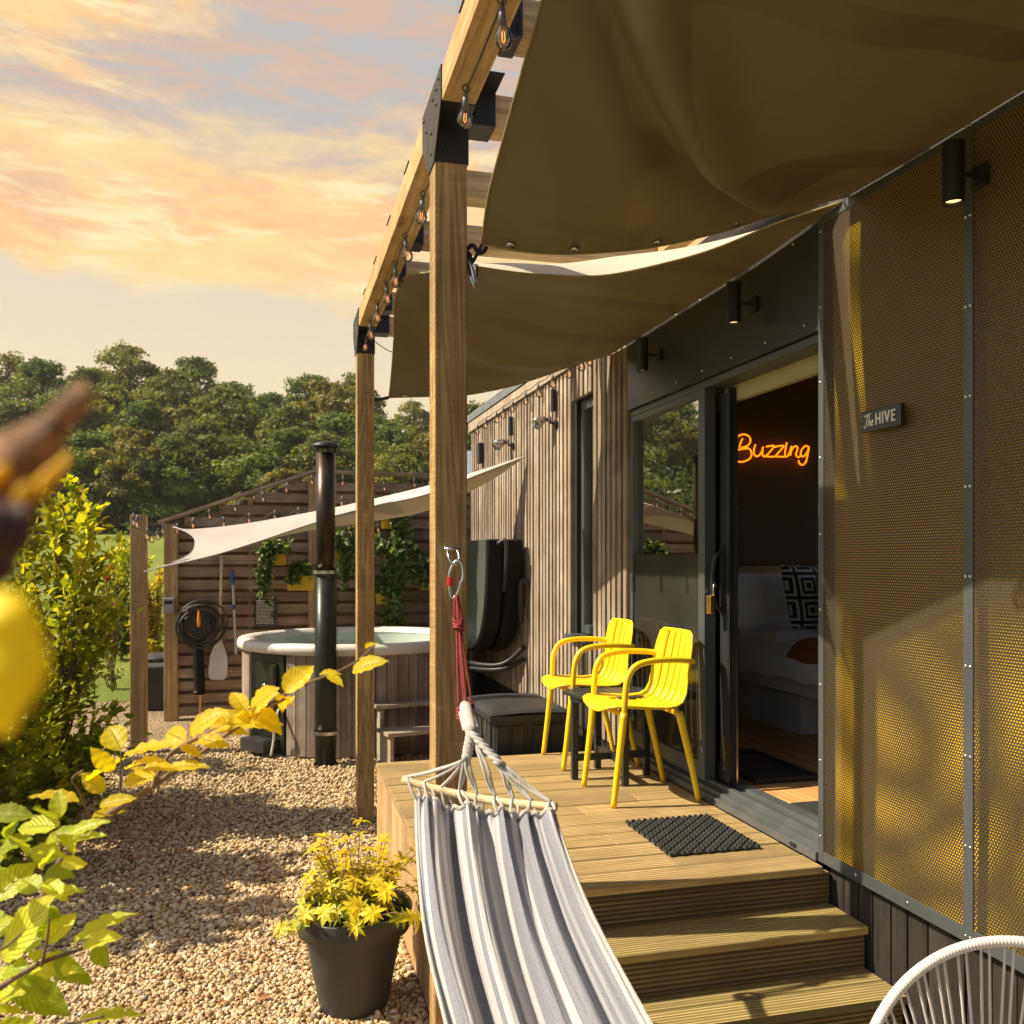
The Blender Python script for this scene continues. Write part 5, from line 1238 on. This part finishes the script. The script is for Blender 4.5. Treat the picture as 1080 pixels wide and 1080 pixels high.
for (fx_, fy_) in ((1.22, 1.15), (1.74, 1.15), (1.25, 1.72), (1.74, 1.72)): part('leg', MB().tube(curve([(fx_, fy_, .0), (fx_*.5+.74, fy_*.5+.72, .2), ic+Vector(((fx_-1.47)*.2, (fy_-1.43)*.2, 0))], 8), .011, 8), 'cordwhite', sc, smooth=True)

# ================================================================ STRING LIGHTS
def bulb_mesh(parent, p, hook=None, r=.024, first={}):
    """socket, glass and filament, hanging from p"""
    key = r
    if key not in first:
        s = MB().lathe([(.001, .0), (.007, -.002), (.008, -.02), (.010, -.026), (.011, -.055), (.001, -.056)], (0, 0, 0), 12)
        g = MB().lathe([(.011, -.055), (.014, -.060), (r*.72, -.068), (r*.95, -.078), (r, -.089), (r*.93, -.100), (r*.7, -.109), (r*.35, -.1145), (.001, -.1155)], (0, 0, 0), 18)
        f = MB(); f.tube([(-.003, 0, -.070), (-.004, 0, -.092), (0, 0, -.098), (.004, 0, -.092), (.003, 0, -.070)], .0010, 5)
        first[key] = [MB.build(s, 'socket', M['socket'], None, smooth=True), MB.build(g, 'bulb', M['bulb'], None, smooth=True), MB.build(f, 'filament', M['filament'], None)]
        out = first[key]; new = True
    else: out = [o.copy() for o in first[key]]; [COL.objects.link(o) for o in out]
    so, gl, fi = out
    so.parent = parent; so.location = Vector(p)-ORG[parent]; gl.parent = so; gl.location = (0, 0, 0); fi.parent = so; fi.location = (0, 0, 0)
    so.rotation_euler = (random.uniform(-.12, .12), random.uniform(-.12, .12), 0); ORG[so] = ORG[gl] = ORG[fi] = ORG[parent]
M['cable'] = M['black_plastic']
sl1 = thing('string_lights', (.58, 2.3, 3.17), 'festoon string lights hooked under the pergola beam', 'string lights')
ys_ = [1.35, 1.82, 2.29, 2.745, 3.20, 3.58, 4.06, 4.45, 4.77, 5.14, 5.54, 5.86]; prev = None
b = MB(); hk = MB()
for y in ys_:
    p = Vector((.578+random.uniform(-.008, .008), y, 3.172)); bulb_mesh(sl1, p-Vector((0, 0, .018)))
    hk.tube(curve([p+Vector((0, 0, .006)), p, p+Vector((.012, 0, -.012)), p+Vector((.0, 0, -.024)), p+Vector((-.012, 0, -.012)), p+Vector((-.003, 0, -.002))], 14), .0022, 5)
    if prev: b.tube(curve([prev-Vector((0, 0, .02)), (prev+p)/2-Vector((0, 0, .022+.012*random.random())), p-Vector((0, 0, .02))], 12), .0032, 6)
    prev = p
part('cable', b, 'cable', sl1, smooth=True); part('hook', hk, 'metal_black', sl1, smooth=True)
part('cable', MB().tube(curve([prev-Vector((0, 0, .02)), Vector((.75, 5.8, 3.03)), Vector((.98, 5.7, 3.04))], 12), .003, 6), 'cable', sl1, smooth=True)
def festoon(name, pts, n_sub, label, swags, org):
    r = thing(name, org, label, 'string lights'); b = MB(); random.seed(int(abs(org[0]*100)))
    allp = []
    for i in range(len(pts)-1):
        a, c = Vector(pts[i]), Vector(pts[i+1]); m = (a+c)/2-Vector((0, 0, swags)); seg = curve([a, m, c], 8); allp += seg if not allp else seg[1:]
        bulb_mesh(r, a+Vector((0, -.01, .0)))
    bulb_mesh(r, Vector(pts[-1])); b.tube(allp, .0034, 6); part('cable', b, 'cable', r, smooth=True); return r
festoon('string_lights', [FP(*q, -.06) for q in ((187, 552), (203, 547), (221, 537), (248, 529), (277, 519), (303, 509), (329, 501), (362, 502), (405, 508), (437, 504))], 4, 'festoon bulbs following the sloping top of the slatted fence', .04, FP(240, 535))
festoon('string_lights', [W(u, v, Y=yy) for u, v, yy in ((204, 546, 10.05), (236, 545, 9.9), (263, 541, 9.8), (290, 538, 9.7), (315, 535, 9.6), (340, 529, 9.5), (361, 523, 9.4), (398, 551, 10.05), (433, 520, 9.3))], 4, 'second line of festoon bulbs swagged across the fence above the cream sail', .07, W(300, 538, Y=9.7))
festoon('string_lights', [W(u, v, Y=yy) for u, v, yy in ((145, 543, 7.75), (156, 556, 8.2), (160, 559, 8.6), (167, 557, 9.2), (172, 552, 10.0), (141, 541, 7.8))], 4, 'short festoon from the free standing post to the fence', .05, W(160, 550, Y=8.5))
festoon('string_lights', [(XW-.045, W(480+x/5.4, 340+yy/5.4, X=XW-.045).y, 3.055) for x, yy in ((757, 258), (715, 250), (648, 310), (552, 365), (468, 420), (400, 465), (328, 505), (274, 543), (232, 570), (176, 610), (128, 640))], 4, 'festoon bulbs along the cabin eaves over the timber cladding', .012, (XW, 7, 3.03))
def spot(x, yv, label):
    p = W(x, yv, X=XW-.09); r = thing('wall_spotlight', (XW, p.y, p.z), label, 'lamp', 'swivel spot lamps on the cladding')
    MB().cyl((XW-.03, p.y-.10, p.z+.06), (XW-.03, p.y-.10, p.z+.22), .020, n=14).build('driver', M['metal_black'], r)
    MB().tube(curve([(XW-.005, p.y-.1, p.z-.03), (XW-.05, p.y-.1, p.z-.02), (XW-.05, p.y-.08, p.z+.02), (XW-.06, p.y-.03, p.z)], 10), .010, 8).build('arm', M['metal_black'], r, smooth=True)
    MB().cyl((XW-.002, p.y-.1, p.z-.03), (XW-.02, p.y-.1, p.z-.03), .03, n=16).build('mount', M['metal_black'], r)
    b = MB().lathe([(.018, -.06), (.030, -.03), (.044, .03), (.046, .045), (.040, .05), (.001, .055)], (0, 0, 0), 24); q = Vector((-.6, -.35, -.4)).to_track_quat('Z', 'Y').to_matrix().to_4x4(); q.translation = Vector((XW-.10, p.y+.0, p.z)); b.v = [tuple(q @ Vector(c)) for c in b.v]
    b.build('lamp_head', M['steel'], r, smooth=True)
spot(571, 444.5, 'swivel spot lamp on the cladding nearest the slot window'); spot(528.5, 468, 'swivel spot lamp on the cladding nearer the far corner')
bb = W(506, 478, X=XW-.03); tag(MB().box((XW-.05, bb.y-.04, bb.z-.1), (XW-.001, bb.y+.04, bb.z+.1)).build('junction_box', M['black_plastic'], None, org=bb, bevel=.006), 'small black box near the far corner of the cladding', 'box')

# ================================================================ MIDDLE DISTANCE PLANTS
def shrub(c, H, Wd, mat, seed, name, label, cat, n=9000, ls=.06, low=.1, openness=.25, whips=0, bot=0.35, group=None):
    rs = np.random.RandomState(seed); random.seed(seed); r = thing(name, c, label, cat, group); st = MB(); tw = []
    for i in range(46):
        a = rs.rand()*6.283; z = low+(1-low)*rs.rand(); k_ = (bot+(1-bot)*math.sin(math.pi*min(1, z*.85+.1)))*(1.05-z*.35)
        e = Vector((math.cos(a)*Wd/2*k_*rs.uniform(.5, 1), math.sin(a)*Wd/2*k_*rs.uniform(.5, 1), z*H)); s0 = Vector((rs.uniform(-.05, .05), rs.uniform(-.05, .05), max(.02, z*H*.45-.1)))
        pts = [s0, s0.lerp(e, .5)+Vector((0, 0, .04)), e]; tw.append(pts); st.tube([p+Vector(c) for p in curve(pts, 5)], [.009-.0014*k for k in range(6)], 5)
    for i in range(whips):
        a = rs.rand()*6.283; s0 = Vector((math.cos(a)*Wd*.2, math.sin(a)*Wd*.2, H*.8)); e = s0+Vector((rs.uniform(-.15, .25), rs.uniform(-.1, .1), H*rs.uniform(.18, .32))); pts = [s0, s0.lerp(e, .5)+Vector((.02, 0, 0)), e]
        st.tube([p+Vector(c) for p in curve(pts, 6)], [.006-.0007*k for k in range(7)], 5); tw.append(pts)
    st.tube([Vector(c)+Vector(p) for p in ((0, 0, 0), (.02, 0, H*.3), (0, .02, H*.7))], [.022, .017, .008], 8); st.build('branches', M['twig'], r, smooth=True)
    C = []; D = []
    for i in range(n):
        pts = tw[rs.randint(len(tw))]; q = rs.rand()**.6; p = interp(pts, q); d = (pts[-1]-pts[0]).normalized(); o1 = Vector(rs.normal(size=3)); 
        sp = openness*(.25+.9*rs.rand())*Wd*.5*(.35 if pts[-1].z > H*1.02 else 1)*rs.rand()
        C.append(p+o1.normalized()*sp); D.append(d*.5+o1*.5+Vector((0, 0, -.15)))
    C = np.array(C); D = np.array(D); N_ = rs.normal(size=(n, 3))*.45+np.array([-.35, -.1, 1.0]); L = ls*(.6+.8*rs.rand(n))
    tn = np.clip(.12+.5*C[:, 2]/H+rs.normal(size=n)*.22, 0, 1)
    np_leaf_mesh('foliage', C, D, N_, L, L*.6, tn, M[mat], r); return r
def at0(u, v_top, Z): p = W(u, v_top, Z=Z); return Vector((p.x, p.y, 0)), p.z
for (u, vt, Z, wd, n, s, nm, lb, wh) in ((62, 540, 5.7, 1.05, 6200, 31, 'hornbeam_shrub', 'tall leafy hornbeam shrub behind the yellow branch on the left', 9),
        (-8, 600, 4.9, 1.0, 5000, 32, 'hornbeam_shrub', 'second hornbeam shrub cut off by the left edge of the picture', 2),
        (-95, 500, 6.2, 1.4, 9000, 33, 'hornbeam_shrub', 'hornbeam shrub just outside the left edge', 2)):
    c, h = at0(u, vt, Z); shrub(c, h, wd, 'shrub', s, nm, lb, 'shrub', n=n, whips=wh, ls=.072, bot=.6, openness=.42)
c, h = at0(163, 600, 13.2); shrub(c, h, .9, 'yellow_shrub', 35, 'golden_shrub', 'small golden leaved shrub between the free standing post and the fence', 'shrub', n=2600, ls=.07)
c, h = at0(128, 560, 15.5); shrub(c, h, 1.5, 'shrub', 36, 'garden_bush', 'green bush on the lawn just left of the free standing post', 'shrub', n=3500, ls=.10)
c, h = at0(118, 595, 12.0); rb = shrub(c, h, .55, 'shrub', 37, 'rose_bush', 'young rose bush with red flowers on the lawn', 'rose bush', n=500, ls=.06)
b = MB()
for u, v in ((118, 598), (113, 610), (121, 640)): b.ball(W(u, v, Y=c.y-.1), .045, 10, 6, (1, 1, .8))
part('flower', b, 'rose', rb, smooth=True)
# sun breaks through young trees left of the frame and dapples the gravel
for i, (x, y, h, wd, s) in enumerate(((-3.3, 3.5, 3.6, 1.3, 41), (-3.6, 5.1, 3.9, 1.5, 42), (-3.2, 6.7, 3.3, 1.2, 43), (-3.4, 8.3, 3.5, 1.3, 44))):
    shrub(Vector((x, y, 0)), h, wd, 'shrub', s, 'young_tree', ('slim young tree beside the gravel, nearest of four outside the frame', 'slim young tree beside the gravel, second of four outside the frame', 'slim young tree beside the gravel, third of four outside the frame', 'slim young tree beside the gravel, farthest of four outside the frame')[i], 'tree', n=1500, ls=.15, low=.3)
# crate and bag behind the fence end
c = W(163, 718, Y=10.9); tag(MB().box((c.x-.12, 10.9, .0), (c.x+.35, 11.3, W(163, 703, Y=10.9).z)).build('crate', M['black_plastic'], None, org=(c.x, 10.9, 0), bevel=.02), 'black plastic crate on the gravel behind the free standing post', 'crate')
c = W(160, 690, Y=12.2); tag(MB().lathe([(.001, .02), (.33, .02), (.36, .06), (.33, .09), (.001, .10)], (c.x+.1, 12.2, W(160, 694, Y=12.2).z-.05), 24).build('fire_bowl', M['black_plastic'], None, org=(c.x, 12.2, 0), smooth=True), 'low black dish on the lawn beyond the crate', 'dish')
# ================================================================ FOREGROUND BEECH
random.seed(77)
be = thing('beech_sapling', W(44, 960, Z=1.25), 'beech sapling with sunlit yellow green leaves in the foreground at bottom left', 'sapling')
tw = MB()
def tube_px(pts, Z0, Z1, r0, r1, n=None):
    n = len(pts); q = [W(u, v, Z=Z0+(Z1-Z0)*i/(n-1)) for i, (u, v) in enumerate(pts)]; m = 6*n
    tw.tube(curve(q, m), [r0+(r1-r0)*i/m for i in range(m+1)], 7); return q
tube_px([(-40, 1120), (-5, 1050), (44, 952), (64, 910), (90, 880), (119, 856), (144, 841), (180, 816), (211, 795)], 1.18, 1.22, .0075, .0035)
tube_px([(160, 832), (170, 810), (184, 792), (222, 772), (239, 765), (262, 752), (301, 732), (331, 718), (359, 707), (378, 696), (396, 680)], 1.2, 1.28, .0034, .0012)
tube_px([(211, 795), (240, 774), (268, 756), (300, 737)], 1.22, 1.2, .003, .002)
tube_px([(96, 868), (84, 836), (76, 822), (88, 812)], 1.21, 1.17, .0016, .001)
tube_px([(128, 853), (127, 826), (128, 792)], 1.21, 1.2, .002, .0012)
tube_px([(66, 905), (64, 880), (62, 860)], 1.2, 1.17, .0025, .0012)
tube_px([(-30, 1060), (10, 1035), (45, 1015), (80, 1003), (100, 996)], 1.0, 1.05, .004, .0015)
tube_px([(-10, 1100), (50, 1085), (110, 1072)], .98, 1.0, .003, .0012)
tube_px([(44, 1018), (50, 990), (52, 968)], 1.02, 1.0, .002, .0012)
tube_px([(-20, 1010), (4, 1000), (22, 985)], .98, 1.0, .002, .001)
tw.build('branches', M['twig'], be, smooth=True)
def leafset(name, mat, lst, Z):
    b = MB(); store = ([], [])
    for it in lst:
        (u0, v0), (u1, v1), wd, tn = it[:4]; z0 = Z+random.uniform(-.04, .04); z1 = z0+random.uniform(-.03, .03)
        p, q = W(u0, v0, Z=z0), W(u1, v1, Z=z1); q = p+(q-p)*1.03; L = (q-p).length; wpx = wd/F*z0*1.06
        face = it[4] if len(it) > 4 else .55
        cam_d = Vector((-ST, -CT, .1)); face *= .62; n_ = (cam_d*face+Vector((-.35, 0, 1))*(1-face)+rv()*.25)
        leaf(b, p, q-p, n_, L, wpx, random.uniform(.04, .3), 20, tn, .022, random.uniform(.15, .5), store, ser=.045)
    b.attr('lu', store[0]); b.attr('lv', store[1]); o = b.build(name, M[mat], be, smooth=True, recalc=False); return o
yl = [((301,731),(329,699),26,.7,.9),((265,748),(291,725),26,.6,.8),((265,755),(300,767),30,.8,.6),((372,708),(403,692),20,.5,.8),((386,684),(399,675),10,.6,.7),((337,712),(359,707),12,.4),
  ((308,735),(297,750),17,.95,.7),((250,757),(263,744),12,.4),((128,791),(113,763),27,.35,.9),((132,796),(180,783),24,.55,.6),((92,824),(130,798),20,.5,.5),((83,846),(32,832),24,.6,.5),
  ((133,824),(165,818),22,.9,.6),((133,811),(170,795),20,.6,.5),((196,782),(170,768),22,.8,.7),((200,776),(231,744),26,.75,.8),((222,772),(262,744),24,.8,.6),((240,764),(298,757),28,.85,.6),
  ((258,750),(244,727),18,.7,.7),((264,749),(288,726),20,.7,.8),((175,812),(213,799),16,.4,.4),((105,850),(143,841),16,.3,.4),((97,862),(134,848),16,.2,.4),((180,790),(214,776),18,.7,.5),
  ((150,812),(185,806),18,.6,.5),((190,788),(214,794),14,.75,.5),((120,812),(96,790),18,.5,.6),((210,778),(240,786),16,.8,.5),((280,745),(262,768),16,.9,.5),((345,712),(362,722),12,.5,.5),
  ((240,764),(226,744),14,.7,.6),((110,835),(86,815),18,.3,.5),((230,770),(262,772),16,.8,.5),((290,738),(312,741),16,.7,.5),((160,816),(140,806),14,.5,.6)]
leafset('leaves', 'beech_y', yl, 1.2)
gl = [((62,872),(14,868),26,.6,.5),((64,862),(60,832),18,.5,.8),((64,912),(92,910),22,.8,.7),((66,892),(110,877),18,.4,.35),((68,884),(112,862),18,.5,.4),((62,905),(30,893),24,.5,.6),((60,880),(82,894),18,.6,.6),
  ((3,1012),(48,944),40,.75,.9),((-6,950),(36,908),32,.45,.9),((50,996),(76,958),26,.7,.8),((78,994),(136,957),22,.55,.5),((88,1000),(127,984),24,.8,.7),((50,1024),(100,1032),24,.1,.4),((12,1036),(70,1064),34,.05,.6),
  ((44,1015),(84,1010),22,.5,.4),((10,1030),(80,1016),24,.75,.3),((68,1084),(135,1055),18,.5,.4),((92,1080),(152,1065),16,.35,.3),((20,1000),(50,978),28,.2,.7),((-10,1060),(18,1040),26,.6,.6),
  ((40,960),(62,978),24,.35,.6),((30,972),(8,988),22,.5,.5),((50,948),(84,934),18,.6,.4),((40,940),(20,922),24,.3,.7),((46,930),(70,948),18,.7,.5),((-5,900),(30,882),26,.2,.5),((-12,862),(34,856),24,.15,.4),
  ((24,1060),(-6,1048),24,.6,.6),((52,1050),(34,1034),20,.3,.6),((100,998),(112,1018),18,.2,.5),((0,1078),(22,1096),26,.3,.7),((-10,985),(14,968),26,.4,.6),((58,898),(40,914),18,.4,.5),((72,1006),(60,1028),22,.2,.5)]
for i in range(26):
    u, v = random.uniform(-40, 70), random.uniform(860, 1090); a = random.uniform(0, 6.28); L = random.uniform(28, 46); gl.append(((u, v), (u+math.cos(a)*L, v+math.sin(a)*L*.5), random.uniform(16, 26), random.uniform(0, .6), random.uniform(.2, .7)))
leafset('leaves', 'beech_g', gl, 1.06)
b = MB(); store = ([], [])
# out of focus spray close to the camera: a curled dry leaf, a dark one and a yellow one
cs_ = thing('beech_twig', W(20, 560, Z=.16), 'blurred twig of brown, dark red and yellow leaves close up at the left edge', 'twig')
def blob(pts, Z, wd, mat, name, tw_=.5, cup=.8, label=None):
    """a cupped leaf rolled along its length; pts down its spine in the picture, wd its widths in pixels"""
    sp = [W(u, v, Z=Z) for u, v in pts]; b = MB(); nrm = Vector((-ST, -CT, 0)); n = 24; m = 14
    def f(s, t):
        c = interp(sp, t); d = (interp(sp, min(1, t+.02))-interp(sp, max(0, t-.02))).normalized(); x = d.cross(nrm).normalized()
        i = t*(len(wd)-1); j = min(int(i), len(wd)-2); w = (wd[j]*(1-i+j)+wd[j+1]*(i-j))/F*Z*.5; a = (s-.5)*math.pi*cup*2
        return c+x*(w*math.sin(a)/max(.3, math.sin(min(math.pi/2, math.pi*cup))))+nrm*(w*math.cos(a)*.8+.0004*math.sin(18*t+5*s))
    b.grid(m, n, f); o = b.build(name, M[mat], cs_, smooth=True, solid=.0002)
    if label: o['label'] = label
blob([(-12, 535), (14, 498), (38, 470), (58, 448), (74, 428), (98, 410)], .150, [78, 88, 74, 52, 34, 22, 30, 20], 'dry_leaf', 'dry_leaf', label='curled brown leaf')
blob([(0, 545), (28, 520), (52, 505), (74, 478)], .146, [8, 18, 16, 5], 'leaf_orange', 'leaf', label='orange yellow leaf')
blob([(-30, 515), (-5, 505), (8, 490)], .143, [20, 20, 8], 'leaf_orange', 'leaf', label='orange yellow leaf')
blob([(-60, 620), (-20, 575), (10, 555), (34, 540)], .140, [90, 90, 60, 20], 'maroon', 'leaf', label='dark red brown leaf')
blob([(-30, 640), (6, 660), (12, 705), (-8, 770)], .115, [30, 80, 86, 30], 'leaf_yellow', 'leaf', cup=.4, label='yellow leaf')
MB().tube(curve([W(-120, 700, Z=.13), W(-60, 620, Z=.14), W(-8, 560, Z=.148), W(10, 530, Z=.15)], 14), .0012, 8).build('stem', M['twig'], cs_, smooth=True)

# a few fallen leaves on the gravel
random.seed(9); fl0 = None
spots = [(150, 905), (215, 870), (250, 980), (190, 1030), (285, 1050), (240, 840), (320, 850), (170, 960), (345, 905), (270, 905), (205, 935), (290, 1000), (130, 1000), (355, 830), (230, 1060)]
for i, (u, v) in enumerate(spots):
    p = W(u, v, z=.022); b = MB(); a = random.uniform(0, 6.28)
    leaf(b, (0, 0, 0), (math.cos(a), math.sin(a), .15), (random.uniform(-.3, .3), random.uniform(-.3, .3), 1), random.uniform(.035, .055), .026, .3, 6, random.random(), .03, .4)
    if i % 5 == 0: cur = b.build('fallen_leaf', M['yellow_shrub'] if i % 2 else M['dry_leaf'], None, smooth=True, recalc=False); o = cur
    else: o = cur.copy(); COL.objects.link(o); o.rotation_euler = (0, 0, a)
    o.location = p; tag(o, 'small curled dry leaf lying loose on the gravel path', 'leaf', 'fallen leaves on the gravel')

# HAZE
bpy.ops.mesh.primitive_cube_add(size=1, location=(0, 0, 0)); hz = bpy.context.object; hz.name = 'haze'; hz.data.name = 'haze'
hz.scale = (860, 1560, 60); hz.location = (0, 460, 27.5)
m_ = bpy.data.materials.new('air'); m_.use_nodes = True; m_.node_tree.nodes.clear(); o_ = m_.node_tree.nodes.new('ShaderNodeOutputMaterial'); v_ = m_.node_tree.nodes.new('ShaderNodeVolumePrincipled')
v_.inputs['Color'].default_value = (.95, .90, .80, 1); v_.inputs['Density'].default_value = .0005; v_.inputs['Anisotropy'].default_value = .3
m_.node_tree.links.new(v_.outputs[0], o_.inputs['Volume']); hz.data.materials.append(m_); hz['kind'] = 'stuff'; hz['label'] = 'thin warm haze softening the far woodland'
